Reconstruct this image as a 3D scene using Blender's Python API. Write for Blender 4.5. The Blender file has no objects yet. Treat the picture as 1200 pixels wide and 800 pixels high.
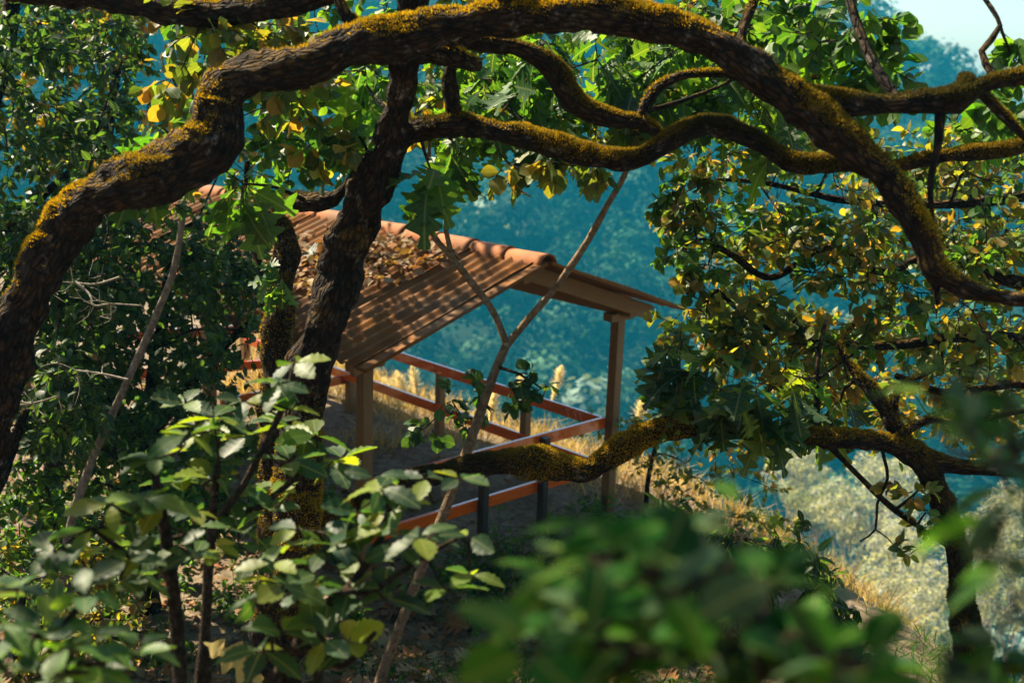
import bpy, math, random
import numpy as np
from mathutils import Matrix, Vector

# ------------------------------------------------------------------ camera
FPX = 1451.8                    # focal length in pixels of the 1200 px wide photograph
PITCH, ROLL = math.radians(13.666), math.radians(2.246)
CAM = np.array([0.0, 0.0, 5.10])
_f = np.array([0, math.cos(PITCH), -math.sin(PITCH)])
_u = np.array([0, math.sin(PITCH), math.cos(PITCH)])
_r = np.array([1.0, 0, 0])
RGT = math.cos(ROLL) * _r + math.sin(ROLL) * _u
UPV = math.cos(ROLL) * _u - math.sin(ROLL) * _r
FWD = _f
sc = bpy.context.scene
col = sc.collection
cam = bpy.data.cameras.new('camera')
cam_o = bpy.data.objects.new('camera', cam)
col.objects.link(cam_o)
cam_o.matrix_world = Matrix(((RGT[0], UPV[0], -FWD[0], CAM[0]), (RGT[1], UPV[1], -FWD[1], CAM[1]),
                             (RGT[2], UPV[2], -FWD[2], CAM[2]), (0, 0, 0, 1)))
cam.sensor_width = 36
cam.lens = 36 * FPX / 1200
cam.clip_start = 0.05
cam.clip_end = 8000
cam.dof.use_dof = True
cam.dof.focus_distance = 7.6
cam.dof.aperture_fstop = 2.0
sc.camera = cam_o

# ------------------------------------------------------------------ sky, sun, exposure
SUN_AZ, SUN_EL = math.radians(-51), math.radians(47)      # azimuth from +Y, positive to the right
SUN = np.array([math.sin(SUN_AZ) * math.cos(SUN_EL), math.cos(SUN_AZ) * math.cos(SUN_EL), math.sin(SUN_EL)])
w = bpy.data.worlds.new('World')
sc.world = w
w.use_nodes = True
nt = w.node_tree
sky = nt.nodes.new('ShaderNodeTexSky')
sky.sky_type = 'NISHITA'
sky.sun_disc = False
sky.sun_elevation = SUN_EL
sky.sun_rotation = SUN_AZ
sky.air_density = 1.2
sky.dust_density = 0.6
bg = nt.nodes['Background']
nt.links.new(sky.outputs[0], bg.inputs[0])
bg.inputs[1].default_value = 0.05
sl = bpy.data.lights.new('sun', 'SUN')
sl.energy = 5.0
sl.angle = math.radians(0.5)
sl.color = (1.0, 0.87, 0.64)
so = bpy.data.objects.new('sun', sl)
col.objects.link(so)
so.rotation_euler = Vector(-SUN).to_track_quat('-Z', 'Y').to_euler()
so.location = (-20, 10, 30)
sc.view_settings.view_transform = 'Standard'
sc.view_settings.look = 'None'
sc.view_settings.gamma = 1
sc.view_settings.exposure = 2.1
cy = sc.cycles
cy.max_bounces = 8
cy.diffuse_bounces = 3
cy.glossy_bounces = 2
cy.transmission_bounces = 4
cy.transparent_max_bounces = 4
cy.volume_bounces = 0
cy.use_denoising = True
cy.caustics_reflective = False
cy.caustics_refractive = False
cy.sample_clamp_indirect = 4

rng = np.random.default_rng(7)
random.seed(7)


def norm(a):
    a = np.asarray(a, float)
    return a / np.maximum(np.linalg.norm(a, axis=-1, keepdims=True), 1e-9)


def P(px, py, d):
    """a point of the place at a given depth, from where it shows in the photograph"""
    return CAM + d * (FWD + (px - 600) / FPX * RGT + (400 - py) / FPX * UPV)


def depth_of(p):
    return (np.asarray(p) - CAM) @ FWD


def to_px(p):
    q = np.asarray(p) - CAM
    d = q @ FWD
    return 600 + FPX * (q @ RGT) / d, 400 - FPX * (q @ UPV) / d, d


# ------------------------------------------------------------------ noise
class Lump:
    def __init__(s, seed, scale, n=10):
        r = np.random.default_rng(seed)
        s.w = norm(r.normal(size=(n, 3))) * (r.uniform(.5, 1.6, (n, 1)) * scale)
        s.p = r.uniform(0, 6.28, n)

    def __call__(s, p):
        return np.sin(np.asarray(p) @ s.w.T + s.p).mean(-1) * 1.8


L1, L2, L3, L4 = Lump(1, 9), Lump(2, 26), Lump(3, 70), Lump(8, 170, 16)
K1, K2, K3 = Lump(11, 7), Lump(12, 7), Lump(13, 9)
G1, G2, G3 = Lump(4, .5), Lump(5, 1.7), Lump(6, 5)


# ------------------------------------------------------------------ materials
def mat(name):
    m = bpy.data.materials.new(name)
    m.use_nodes = True
    t = m.node_tree
    t.nodes.clear()
    out = t.nodes.new('ShaderNodeOutputMaterial')
    return m, t, out


def nd(t, kind, **kw):
    n = t.nodes.new(kind)
    for k, v in kw.items():
        if k.startswith('i_'):
            n.inputs[k[2:].replace('_', ' ')].default_value = v
        else:
            setattr(n, k, v)
    return n


def ramp(t, fac, stops):
    n = t.nodes.new('ShaderNodeValToRGB')
    cr = n.color_ramp
    while len(cr.elements) < len(stops):
        cr.elements.new(0.5)
    for e, (p, c) in zip(cr.elements, stops):
        e.position = p
        e.color = (*c, 1) if len(c) == 3 else c
    t.links.new(fac, n.inputs[0])
    return n.outputs[0]


def noise(t, scale, detail=4, rough=.6, vec=None):
    n = nd(t, 'ShaderNodeTexNoise')
    n.inputs['Scale'].default_value = scale
    n.inputs['Detail'].default_value = detail
    n.inputs['Roughness'].default_value = rough
    if vec is not None:
        t.links.new(vec, n.inputs['Vector'])
    return n.outputs[0]


def mixc(t, fac, a, b, blend='MIX'):
    n = t.nodes.new('ShaderNodeMix')
    n.data_type = 'RGBA'
    n.blend_type = blend
    for i, v in ((0, fac), (6, a), (7, b)):
        if hasattr(v, 'links') or hasattr(v, 'is_linked'):
            t.links.new(v, n.inputs[i])
        else:
            n.inputs[i].default_value = v if i == 0 else (*v, 1)
    return n.outputs[2]


def mth(t, op, a, b=None):
    n = t.nodes.new('ShaderNodeMath')
    n.operation = op
    for i, v in ((0, a), (1, b)):
        if v is None:
            continue
        if hasattr(v, 'is_linked'):
            t.links.new(v, n.inputs[i])
        else:
            n.inputs[i].default_value = v
    return n.outputs[0]


def bump(t, h, strength=.5, dist=.02):
    n = nd(t, 'ShaderNodeBump')
    n.inputs['Strength'].default_value = strength
    n.inputs['Distance'].default_value = dist
    t.links.new(h, n.inputs['Height'])
    return n.outputs[0]


def principled(t, out, color, rough=.8, spec=.3, normal=None):
    b = nd(t, 'ShaderNodeBsdfPrincipled')
    if hasattr(color, 'is_linked'):
        t.links.new(color, b.inputs['Base Color'])
    else:
        b.inputs['Base Color'].default_value = (*color, 1)
    if hasattr(rough, 'is_linked'):
        t.links.new(rough, b.inputs['Roughness'])
    else:
        b.inputs['Roughness'].default_value = rough
    b.inputs['Specular IOR Level'].default_value = spec
    if normal is not None:
        t.links.new(normal, b.inputs['Normal'])
    if out is not None:
        t.links.new(b.outputs[0], out.inputs[0])
    return b


def leaf_material(name, source, rough=.5, trans=.5, spec=.35, vein=True):
    """source 'mesh': the tint attribute of joined leaves; 'object': each leaf object's own colour"""
    m, t, out = mat(name)
    if source == 'mesh':
        a = nd(t, 'ShaderNodeAttribute', attribute_name='tint').outputs['Color']
    else:
        a = nd(t, 'ShaderNodeObjectInfo').outputs['Color']
    uv = nd(t, 'ShaderNodeUVMap').outputs[0]
    geo = nd(t, 'ShaderNodeNewGeometry')
    blotch = noise(t, 22, 3, .6)
    a = mixc(t, .55, a, ramp(t, blotch, [(.3, (.55, .55, .55)), (.7, (1.3, 1.3, 1.2))]), 'MULTIPLY')
    c = a
    if vein:
        sx = nd(t, 'ShaderNodeSeparateXYZ')
        t.links.new(uv, sx.inputs[0])
        ax = mth(t, 'ABSOLUTE', sx.outputs[0])
        rib = mth(t, 'LESS_THAN', ax, .018)
        ph = mth(t, 'FRACT', mth(t, 'MULTIPLY', mth(t, 'SUBTRACT', sx.outputs[1], mth(t, 'MULTIPLY', ax, .7)), 9.0))
        side = mth(t, 'MULTIPLY', mth(t, 'LESS_THAN', ph, .1), .5)
        c = mixc(t, mth(t, 'MULTIPLY', mth(t, 'MAXIMUM', rib, side), .45), a, (.20, .22, .07))
    under = mixc(t, mth(t, 'MULTIPLY', geo.outputs['Backfacing'], .18), c, (.14, .18, .11))
    b = principled(t, None, under, rough, spec)
    tr = nd(t, 'ShaderNodeBsdfTranslucent')
    tc = mixc(t, 1.0, c, (2.6, 2.3, .8), 'MULTIPLY')
    t.links.new(tc, tr.inputs[0])
    mx = nd(t, 'ShaderNodeMixShader')
    mx.inputs[0].default_value = trans
    t.links.new(b.outputs[0], mx.inputs[1])
    t.links.new(tr.outputs[0], mx.inputs[2])
    t.links.new(mx.outputs[0], out.inputs[0])
    return m


M = {}
M['leaf'] = leaf_material('leaf_joined', 'mesh')
M['leaf_o'] = leaf_material('leaf_single', 'object')
M['near'] = leaf_material('near_leaf_joined', 'mesh', .5, .5, .06)
M['near_o'] = leaf_material('near_leaf_single', 'object', .5, .5, .06)
M['litter'] = leaf_material('dead_leaf_joined', 'mesh', .75, .2, .2)
M['litter_o'] = leaf_material('dead_leaf_single', 'object', .75, .2, .2)
M['far_leaf'] = leaf_material('far_leaf', 'mesh', .9, .12, .05, vein=False)


def bark_material(name, c1, c2, moss=1.0, lichen=.5, scale=1.0, fissure=1.0):
    m, t, out = mat(name)
    tc = nd(t, 'ShaderNodeTexCoord').outputs['Object']
    n1 = noise(t, 14 * scale, 6, .7, tc)
    n2 = noise(t, 60 * scale, 4, .7, tc)
    c = ramp(t, n1, [(.38, c1), (.62, c2)])
    n3 = noise(t, 9 * scale, 5, .65, tc)
    lic = ramp(t, n3, [(.56, (0, 0, 0)), (.64, (lichen,) * 3)])
    n4 = noise(t, 45, 3, .6, tc)
    c = mixc(t, mth(t, 'MULTIPLY', lic, ramp(t, n4, [(.4, (0, 0, 0)), (.6, (1, 1, 1))])), c, (.30, .30, .26))
    geo = nd(t, 'ShaderNodeNewGeometry')
    sx = nd(t, 'ShaderNodeSeparateXYZ')
    t.links.new(geo.outputs['True Normal'], sx.inputs[0])
    n5 = noise(t, 4.5 * scale, 4, .6, tc)
    mf = mth(t, 'ADD', sx.outputs[2], mth(t, 'MULTIPLY', mth(t, 'SUBTRACT', n5, .5), 5.0))
    mfac = ramp(t, mf, [(.42, (0, 0, 0)), (.9, (moss * .7,) * 3)])
    n6 = noise(t, 120, 3, .6, tc)
    mc = ramp(t, n6, [(.35, (.03, .02, .004)), (.65, (.24, .12, .008))])
    c = mixc(t, mfac, c, mc)
    gr = nd(t, 'ShaderNodeAttribute', attribute_name='grain').outputs['Vector']
    mp = nd(t, 'ShaderNodeMapping')
    mp.inputs['Scale'].default_value = (1, 1, .33)
    t.links.new(gr, mp.inputs[0])
    wob = nd(t, 'ShaderNodeVectorMath', operation='ADD')
    t.links.new(mp.outputs[0], wob.inputs[0])
    nw = nd(t, 'ShaderNodeTexNoise')
    nw.inputs['Scale'].default_value = 30
    sc_ = nd(t, 'ShaderNodeVectorMath', operation='SCALE')
    sc_.inputs['Scale'].default_value = .025
    t.links.new(nw.outputs['Color'], sc_.inputs[0])
    t.links.new(sc_.outputs[0], wob.inputs[1])
    vo = nd(t, 'ShaderNodeTexVoronoi', feature='DISTANCE_TO_EDGE')
    vo.inputs['Scale'].default_value = 38 * scale
    t.links.new(wob.outputs[0], vo.inputs['Vector'])
    fis = ramp(t, vo.outputs['Distance'], [(.0, (0, 0, 0)), (.22, (1, 1, 1))])
    c = mixc(t, mth(t, 'MULTIPLY', mth(t, 'SUBTRACT', 1.0, fis), .75 * fissure), c, tuple(.35 * x for x in c1))
    h = mth(t, 'ADD', mth(t, 'ADD', mth(t, 'MULTIPLY', n1, .6), mth(t, 'MULTIPLY', n2, .5)), mth(t, 'MULTIPLY', fis, .7 * fissure))
    principled(t, out, c, .92, .15, bump(t, h, 1.0, .05))
    return m


M['bark'] = bark_material('mossy_bark', (.010, .006, .004), (.055, .031, .016))
M['bark_pale'] = bark_material('smooth_bark', (.15, .095, .05), (.33, .23, .14), .1, .7, 2, .12)
M['bark_dry'] = bark_material('bare_twig_bark', (.28, .23, .16), (.50, .43, .33), 0, .4, 3, .1)
M['twig'] = bark_material('twig_bark', (.03, .02, .012), (.10, .065, .04), .1, .4, 2)
M['liana'] = bark_material('liana_bark', (.15, .11, .075), (.34, .27, .19), .1, .7, 2, .15)


def moss_material():
    m, t, out = mat('moss')
    a = nd(t, 'ShaderNodeAttribute', attribute_name='tint').outputs['Color']
    b = principled(t, None, a, .9, .1)
    tr = nd(t, 'ShaderNodeBsdfTranslucent')
    t.links.new(mixc(t, 1.0, a, (1.5, 1.3, .6), 'MULTIPLY'), tr.inputs[0])
    mx = nd(t, 'ShaderNodeMixShader')
    mx.inputs[0].default_value = .4
    t.links.new(b.outputs[0], mx.inputs[1])
    t.links.new(tr.outputs[0], mx.inputs[2])
    t.links.new(mx.outputs[0], out.inputs[0])
    return m


M['moss'] = moss_material()
M['grass'] = moss_material()


def painted_wood(name, c, rough=.35, wear=(.20, .09, .04)):
    m, t, out = mat(name)
    tc = nd(t, 'ShaderNodeTexCoord').outputs['Object']
    mp = nd(t, 'ShaderNodeMapping')
    mp.inputs['Scale'].default_value = (1.5, 22, 22)
    t.links.new(tc, mp.inputs[0])
    grain = noise(t, 3, 5, .65, mp.outputs[0])
    sp = noise(t, 30, 5, .7, tc)
    cc = ramp(t, grain, [(.25, tuple(.6 * x for x in c)), (.7, c)])
    cc = mixc(t, ramp(t, sp, [(.62, (0, 0, 0)), (.70, (.8, .8, .8))]), cc, wear)
    principled(t, out, cc, ramp(t, sp, [(.3, (rough,) * 3), (.8, (rough + .3,) * 3)]), .5, bump(t, grain, .25, .006)).inputs['Coat Weight'].default_value = 1.0 if rough < .15 else 0.0
    return m


M['rail'] = painted_wood('orange_painted_wood', (.80, .13, .007), .1)
M['post'] = painted_wood('brown_stained_wood', (.21, .10, .026), .5, (.12, .07, .03))
M['dark_post'] = painted_wood('dark_metal_post', (.028, .016, .012), .4, (.07, .03, .015))
M['timber'] = painted_wood('roof_timber', (.24, .115, .024), .55, (.12, .07, .03))
M['white_mark'] = painted_wood('white_paint_mark', (.62, .58, .5), .6, (.4, .25, .15))


def roof_material(name, c1, c2):
    m, t, out = mat(name)
    tc = nd(t, 'ShaderNodeTexCoord').outputs['Object']
    geo = nd(t, 'ShaderNodeNewGeometry')
    inf = nd(t, 'ShaderNodeObjectInfo')
    n1 = noise(t, 3.5, 6, .7, geo.outputs['Position'])
    mp = nd(t, 'ShaderNodeMapping')
    mp.inputs['Scale'].default_value = (18, 1.2, 4)
    t.links.new(tc, mp.inputs[0])
    n2 = noise(t, 1.5, 5, .6, mp.outputs[0])
    n3 = noise(t, 40, 4, .7, tc)
    c = ramp(t, n1, [(.3, c1), (.7, c2)])
    c = mixc(t, mth(t, 'MULTIPLY', n2, .5), c, (.10, .045, .02))
    c = mixc(t, ramp(t, n3, [(.60, (0, 0, 0)), (.72, (.6, .6, .6))]), c, (.04, .03, .02))
    n4 = noise(t, 1.3, 6, .7, geo.outputs['Position'])
    c = mixc(t, ramp(t, n4, [(.48, (0, 0, 0)), (.66, (.75, .75, .75))]), c, (.13, .085, .05))
    hue = nd(t, 'ShaderNodeHueSaturation')
    t.links.new(mth(t, 'ADD', mth(t, 'MULTIPLY', inf.outputs['Random'], .35), .8), hue.inputs['Value'])
    t.links.new(c, hue.inputs['Color'])
    principled(t, out, hue.outputs[0], .75, .12, bump(t, n3, .3, .005))
    return m


M['sheet'] = roof_material('roof_sheet', (.12, .040, .006), (.24, .090, .010))
M['ridge'] = roof_material('ridge_clay', (.22, .070, .022), (.36, .135, .050))


def ground_material():
    m, t, out = mat('forest_floor')
    geo = nd(t, 'ShaderNodeNewGeometry').outputs['Position']
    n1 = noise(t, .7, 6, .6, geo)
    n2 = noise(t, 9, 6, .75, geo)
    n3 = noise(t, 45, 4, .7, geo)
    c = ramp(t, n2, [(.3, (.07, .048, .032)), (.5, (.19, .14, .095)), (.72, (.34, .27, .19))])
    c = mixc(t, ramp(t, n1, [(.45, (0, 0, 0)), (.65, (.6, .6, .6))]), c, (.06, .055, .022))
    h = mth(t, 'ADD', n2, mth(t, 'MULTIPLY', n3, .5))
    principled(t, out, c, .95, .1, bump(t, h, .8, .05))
    return m


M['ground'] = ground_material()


def hill_material():
    m, t, out = mat('wooded_hillside')
    geo = nd(t, 'ShaderNodeNewGeometry').outputs['Position']
    n1 = noise(t, .05, 6, .7, geo)
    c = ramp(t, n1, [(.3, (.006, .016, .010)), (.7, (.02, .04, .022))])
    principled(t, out, c, .95, .1)
    return m


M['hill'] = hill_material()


# ------------------------------------------------------------------ mesh building
def mesh_np(name, v, f, uv=None, tint=None, smooth=False, mats=()):
    """v (n,3), f (m,k) of one polygon size"""
    v = np.asarray(v, np.float32)
    f = np.asarray(f, np.int32)
    me = bpy.data.meshes.new(name)
    k = f.shape[1]
    me.vertices.add(len(v))
    me.vertices.foreach_set('co', v.ravel())
    me.loops.add(f.size)
    me.loops.foreach_set('vertex_index', f.ravel())
    me.polygons.add(len(f))
    me.polygons.foreach_set('loop_start', np.arange(0, f.size, k, dtype=np.int32))
    me.polygons.foreach_set('loop_total', np.full(len(f), k, np.int32))
    me.update(calc_edges=True)
    if smooth:
        me.polygons.foreach_set('use_smooth', np.ones(len(f), bool))
    if uv is not None:
        l = me.uv_layers.new(name='UVMap')
        l.data.foreach_set('uv', np.asarray(uv, np.float32)[f.ravel()].ravel())
    if tint is not None:
        a = me.color_attributes.new('tint', 'FLOAT_COLOR', 'POINT')
        t4 = np.ones((len(v), 4), np.float32)
        t4[:, :3] = tint
        a.data.foreach_set('color', t4.ravel())
    for m in mats:
        me.materials.append(m)
    return me


def link(name, me, parent=None):
    o = bpy.data.objects.new(name, me)
    col.objects.link(o)
    if parent is not None:
        o.parent = parent
    return o


def tag(o, label=None, cat=None, group=None, kind=None):
    if label:
        o['label'] = label
    if cat:
        o['category'] = cat
    if group:
        o['group'] = group
    if kind:
        o['kind'] = kind
    return o


def empty(name, loc, label, cat, group=None, rz=0):
    o = bpy.data.objects.new(name, None)
    col.objects.link(o)
    o.location = [float(x) for x in loc]
    o.rotation_euler.z = rz
    o.empty_display_size = .2
    return tag(o, label, cat, group)


def child(name, me, root):
    """a part whose mesh is written in world coordinates, put under a root that has no rotation"""
    o = link(name, me, root)
    o.matrix_parent_inverse = Matrix.Translation(root.location).inverted()
    return o


def catmull(pts, rad, step=.05):
    pts, rad = np.asarray(pts, float), np.asarray(rad, float)
    a = np.vstack([2 * pts[0] - pts[1], pts, 2 * pts[-1] - pts[-2]])
    r = np.concatenate([[rad[0]], rad, [rad[-1]]])
    op, orr = [], []
    for i in range(1, len(a) - 2):
        n = max(2, int(np.linalg.norm(a[i + 1] - a[i]) / step))
        t = np.linspace(0, 1, n, endpoint=False)[:, None]
        p0, p1, p2, p3 = a[i - 1], a[i], a[i + 1], a[i + 2]
        op.append(.5 * (2 * p1 + (p2 - p0) * t + (2 * p0 - 5 * p1 + 4 * p2 - p3) * t * t + (3 * p1 - p0 - 3 * p2 + p3) * t ** 3))
        orr.append(r[i] + (r[i + 1] - r[i]) * t[:, 0])
    op.append(a[-2][None])
    orr.append([r[-2]])
    return np.vstack(op), np.concatenate(orr)


def tube(pts, rad, seg=8, lump=0.0, cap=True):
    """rings along a path; returns verts, quads (as triangles)"""
    pts = np.asarray(pts, float)
    n = len(pts)
    tg = norm(np.gradient(pts, axis=0))
    nrm = np.zeros((n, 3))
    ref = np.array([0, 0, 1.0]) if abs(tg[0][2]) < .9 else np.array([1.0, 0, 0])
    nrm[0] = norm(np.cross(tg[0], ref))
    for i in range(1, n):
        q = nrm[i - 1] - tg[i] * (nrm[i - 1] @ tg[i])
        nrm[i] = norm(q)
    bi = np.cross(tg, nrm)
    an = np.linspace(0, 2 * np.pi, seg, endpoint=False)
    ring = np.cos(an)[None, :, None] * nrm[:, None] + np.sin(an)[None, :, None] * bi[:, None]
    rr = np.asarray(rad, float)[:, None, None]
    v = pts[:, None] + ring * rr
    if lump:
        q = v.reshape(-1, 3)
        k = (L1(q) * .75 + L2(q) * .75 + L3(q) * .40 + L4(q) * .22) * lump
        v = v + ring * rr * k.reshape(n, seg)[:, :, None]
    v = v.reshape(-1, 3)
    ln = np.concatenate([[0], np.cumsum(np.linalg.norm(np.diff(pts, axis=0), axis=1))])
    g = np.stack([np.broadcast_to(np.cos(an), (n, seg)) * rr[:, :, 0], np.broadcast_to(np.sin(an), (n, seg)) * rr[:, :, 0], np.repeat(ln[:, None], seg, 1) + pts[0].sum() * 3.1], -1).reshape(-1, 3)
    i = np.arange(n - 1)[:, None] * seg
    j = np.arange(seg)[None]
    a, b = i + j, i + (j + 1) % seg
    c, d = b + seg, a + seg
    f = np.concatenate([np.stack([a, b, c], -1).reshape(-1, 3), np.stack([a, c, d], -1).reshape(-1, 3)])
    if cap:
        v = np.vstack([v, pts[-1] + tg[-1] * rad[-1] * .5])
        g = np.vstack([g, g[-1]])
        e = (n - 1) * seg
        f = np.vstack([f, np.stack([e + np.arange(seg), e + (np.arange(seg) + 1) % seg, np.full(seg, len(v) - 1)], -1)])
    return v, f, g


class Wood:
    def __init__(s):
        s.v, s.f, s.g, s.n = [], [], [], 0

    def add(s, v, f, g):
        s.g.append(g)
        s.v.append(v)
        s.f.append(f + s.n)
        s.n += len(v)

    def mesh(s, name, m):
        me = mesh_np(name, np.vstack(s.v), np.vstack(s.f), smooth=True, mats=(m,))
        a = me.attributes.new('grain', 'FLOAT_VECTOR', 'POINT')
        a.data.foreach_set('vector', np.vstack(s.g).astype(np.float32).ravel())
        return me


# ------------------------------------------------------------------ leaf shapes (unit length along +Y)
def leaf_shape(prof, fold=.25, droop=.18, wave=0.0, fwd=None):
    """prof: half widths at even stations; fwd: forward shift of the edge at each station"""
    n = len(prof)
    v, uv = [(0, 0, 0)], [(0, 0)]
    for i, wd in enumerate(prof):
        t = (i + 1) / (n + 1)
        z = -droop * t * t
        sh = 0 if fwd is None else fwd[i]
        wv = wave * math.sin(i * 2.3)
        v += [(-wd, t + sh, z + fold * wd + wv), (0, t, z), (wd, t + sh, z + fold * wd - wv)]
        uv += [(-wd, t), (0, t), (wd, t)]
    v.append((0, 1, -droop))
    uv.append((0, 1))
    f = [(0, 2, 1), (0, 3, 2)]
    for i in range(n - 1):
        a = 1 + 3 * i
        b = a + 3
        f += [(a, a + 1, b + 1), (a, b + 1, b), (a + 1, a + 2, b + 2), (a + 1, b + 2, b + 1)]
    a = 1 + 3 * (n - 1)
    e = len(v) - 1
    f += [(a, a + 1, e), (a + 1, a + 2, e)]
    return np.array(v, float), np.array(f, int), np.array(uv, float)


def ov(n, wmax, p=.9):
    return [wmax * math.sin(math.pi * ((i + 1) / (n + 1)) ** p) ** .8 for i in range(n)]


SHAPES = {
    'small': [leaf_shape([.24], .3, .1), leaf_shape([.28], .1, .25)],
    'ovate': [leaf_shape(ov(3, .30, .85), .25, .2, .02), leaf_shape(ov(3, .34, .8), .1, .35, .03),
              leaf_shape(ov(3, .27, 1.0), .45, .05, .02)],
    'round': [leaf_shape(ov(4, .42, 1.1), .15, .25, .03), leaf_shape(ov(4, .38, 1.2), .35, .1, .02),
              leaf_shape(ov(4, .45, 1.15), .05, .35, .04)],
    'lance': [leaf_shape(ov(5, .15, .9), .3, .25, .01), leaf_shape(ov(5, .18, .8), .2, .5, .01)],
}
tooth = []
for k in range(3):
    pr = ov(11, [.30, .34, .27][k], [1.15, 1.0, 1.1][k])
    pr = [x * (1.08 if i % 2 == 0 else .88) for i, x in enumerate(pr)]
    tooth.append(leaf_shape(pr, [.2, .35, .1][k], [.2, .05, .45][k], .012, [.02 if i % 2 == 0 else -.01 for i in range(11)]))
SHAPES['tooth'] = tooth
SHAPES['ovate_near'] = [leaf_shape(ov(9, .21, .95), .25, .3, .01), leaf_shape(ov(9, .25, .9), .15, .55, .012), leaf_shape(ov(9, .18, 1.0), .35, .1, .01)]
lob = []
for k in range(3):
    ns_ = 25
    pr, fw = [], []
    for i in range(ns_):
        t = (i + 1) / (ns_ + 1)
        base = [.36, .40, .33][k] * math.sin(math.pi * t ** 1.2) ** .75 + .02
        ph = math.cos(2 * math.pi * (t * 3.9 + .1 * k))
        pr.append(base * (.64 + .36 * ph))
        fw.append(.02 * ph + .02)
    lob.append(leaf_shape(pr, [.15, .3, .05][k], [.25, .1, .5][k], .012, fw))
SHAPES['lobed'] = lob

PAL = {
    'green': [(.025, .085, .008), (.038, .11, .009), (.06, .13, .010), (.018, .06, .010)],
    'near': [(.005, .042, .004), (.009, .058, .004), (.022, .085, .006), (.004, .032, .005), (.035, .075, .04)],
    'dark': [(.012, .040, .010), (.018, .055, .012), (.028, .07, .014)],
    'oak': [(.028, .065, .012), (.045, .085, .014), (.07, .10, .014), (.12, .12, .014), (.17, .11, .014)],
    'gold': [(.08, .12, .015), (.13, .14, .015), (.20, .16, .015), (.24, .13, .015), (.04, .08, .015), (.05, .09, .012)],
    'bluish': [(.013, .044, .015), (.012, .040, .010), (.022, .060, .010), (.06, .11, .007), (.11, .15, .007), (.018, .055, .009), (.016, .05, .02)],
    'brown': [(.12, .065, .03), (.17, .10, .05), (.08, .045, .022), (.22, .15, .085), (.22, .09, .03)],
    'straw': [(.40, .29, .13), (.33, .22, .08), (.46, .36, .19), (.25, .20, .07)],
    'plume': [(.72, .65, .52), (.62, .52, .36), (.78, .72, .62)],
    'olive': [(.14, .17, .15), (.20, .22, .20), (.10, .13, .12)],
    'pale': [(.25, .27, .30), (.32, .33, .36), (.20, .22, .25), (.13, .16, .17)],
}


def tints(pal, n, r=rng):
    p = np.array(PAL[pal])
    c = p[r.integers(0, len(p), n)] * r.uniform(.75, 1.3, (n, 1))
    return c * r.uniform(.92, 1.08, (n, 3))


def frames(d, nrm):
    """rotation matrices (n,3,3) with columns x, y=d, z~nrm"""
    y = norm(d)
    x = np.cross(y, nrm)
    x = norm(x + 1e-6)
    z = np.cross(x, y)
    return np.stack([x, y, z], -1)


class Leaves:
    def __init__(s):
        s.items = {}      # shape key -> lists

    def add(s, shape, pos, d, nrm, size, tint, r=rng):
        n = len(pos)
        if n == 0:
            return
        var = r.integers(0, len(SHAPES[shape]), n)
        s.items.setdefault(shape, []).append((np.asarray(pos, float), frames(np.asarray(d, float), np.asarray(nrm, float)),
                                              np.broadcast_to(size, (n,)).astype(float), np.asarray(tint, float), var))

    def flat(s):
        out = {}
        for k, l in s.items.items():
            out[k] = [np.concatenate([x[i] for x in l]) for i in range(5)]
        return out


TEMPL = {}


def templ(shape, var, m):
    key = (shape, var, m.name)
    if key not in TEMPL:
        v, f, uv = SHAPES[shape][var]
        TEMPL[key] = mesh_np('leaf_' + shape, v, f, uv=uv, mats=(m,))
    return TEMPL[key]


def joined(name, arr, m):
    """arr: dict shape -> (pos, R, size, tint, var) into one mesh"""
    V, F, U, T, off = [], [], [], [], 0
    for shape, (pos, R, size, tint, var) in arr.items():
        for k, (v, f, uv) in enumerate(SHAPES[shape]):
            q = var == k
            n = int(q.sum())
            if n == 0:
                continue
            vv = np.einsum('nij,vj->nvi', R[q] * size[q][:, None, None], v) + pos[q][:, None]
            V.append(vv.reshape(-1, 3))
            F.append((f[None] + (np.arange(n) * len(v))[:, None, None]).reshape(-1, 3) + off)
            U.append(np.tile(uv, (n, 1)))
            T.append(np.repeat(tint[q], len(v), 0))
            off += n * len(v)
    return mesh_np(name, np.vstack(V), np.vstack(F), uv=np.vstack(U), tint=np.vstack(T), smooth=True, mats=(m,))


def place_leaves(root, leaves, singles=300, name='leaf', mats=('leaf', 'leaf_o'), rest='foliage', minpx=10):
    """the leaves that show largest become parts of their own, the rest one joined part"""
    arr = leaves.flat()
    score = {}
    for k, (pos, R, size, tint, var) in arr.items():
        x, y, d = to_px(pos)
        px = size / np.maximum(d, .1) * FPX * (.6 + .4 * np.abs(R[:, :, 2] @ FWD))
        ins = (x > -30) & (x < 1230) & (y > -30) & (y < 830) & (d > .2)
        score[k] = np.where(ins, px, 0)
    if score and singles:
        allv = np.concatenate(list(score.values()))
        th = max(minpx, np.sort(allv)[-min(singles, len(allv))])
    else:
        th = 1e9
    rem = {}
    cnt = 0
    for k, (pos, R, size, tint, var) in arr.items():
        q = score[k] >= th
        for i in np.nonzero(q)[0]:
            if cnt >= singles:
                q[i] = False
                continue
            cnt += 1
            o = link(name, templ(k, int(var[i]), M[mats[1]]), root)
            mw = np.eye(4)
            mw[:3, :3] = R[i] * size[i]
            mw[:3, 3] = pos[i]
            o.matrix_parent_inverse = Matrix.Translation(root.location).inverted()
            o.matrix_basis = Matrix(mw.tolist())
            o.color = (*[float(x) for x in tint[i]], 1)
        if (~q).any():
            rem[k] = tuple(a[~q] for a in (pos, R, size, tint, var))
    if rem:
        o = child(rest, joined(rest, rem, M[mats[0]]), root)
        o['kind'] = 'stuff'


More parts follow.
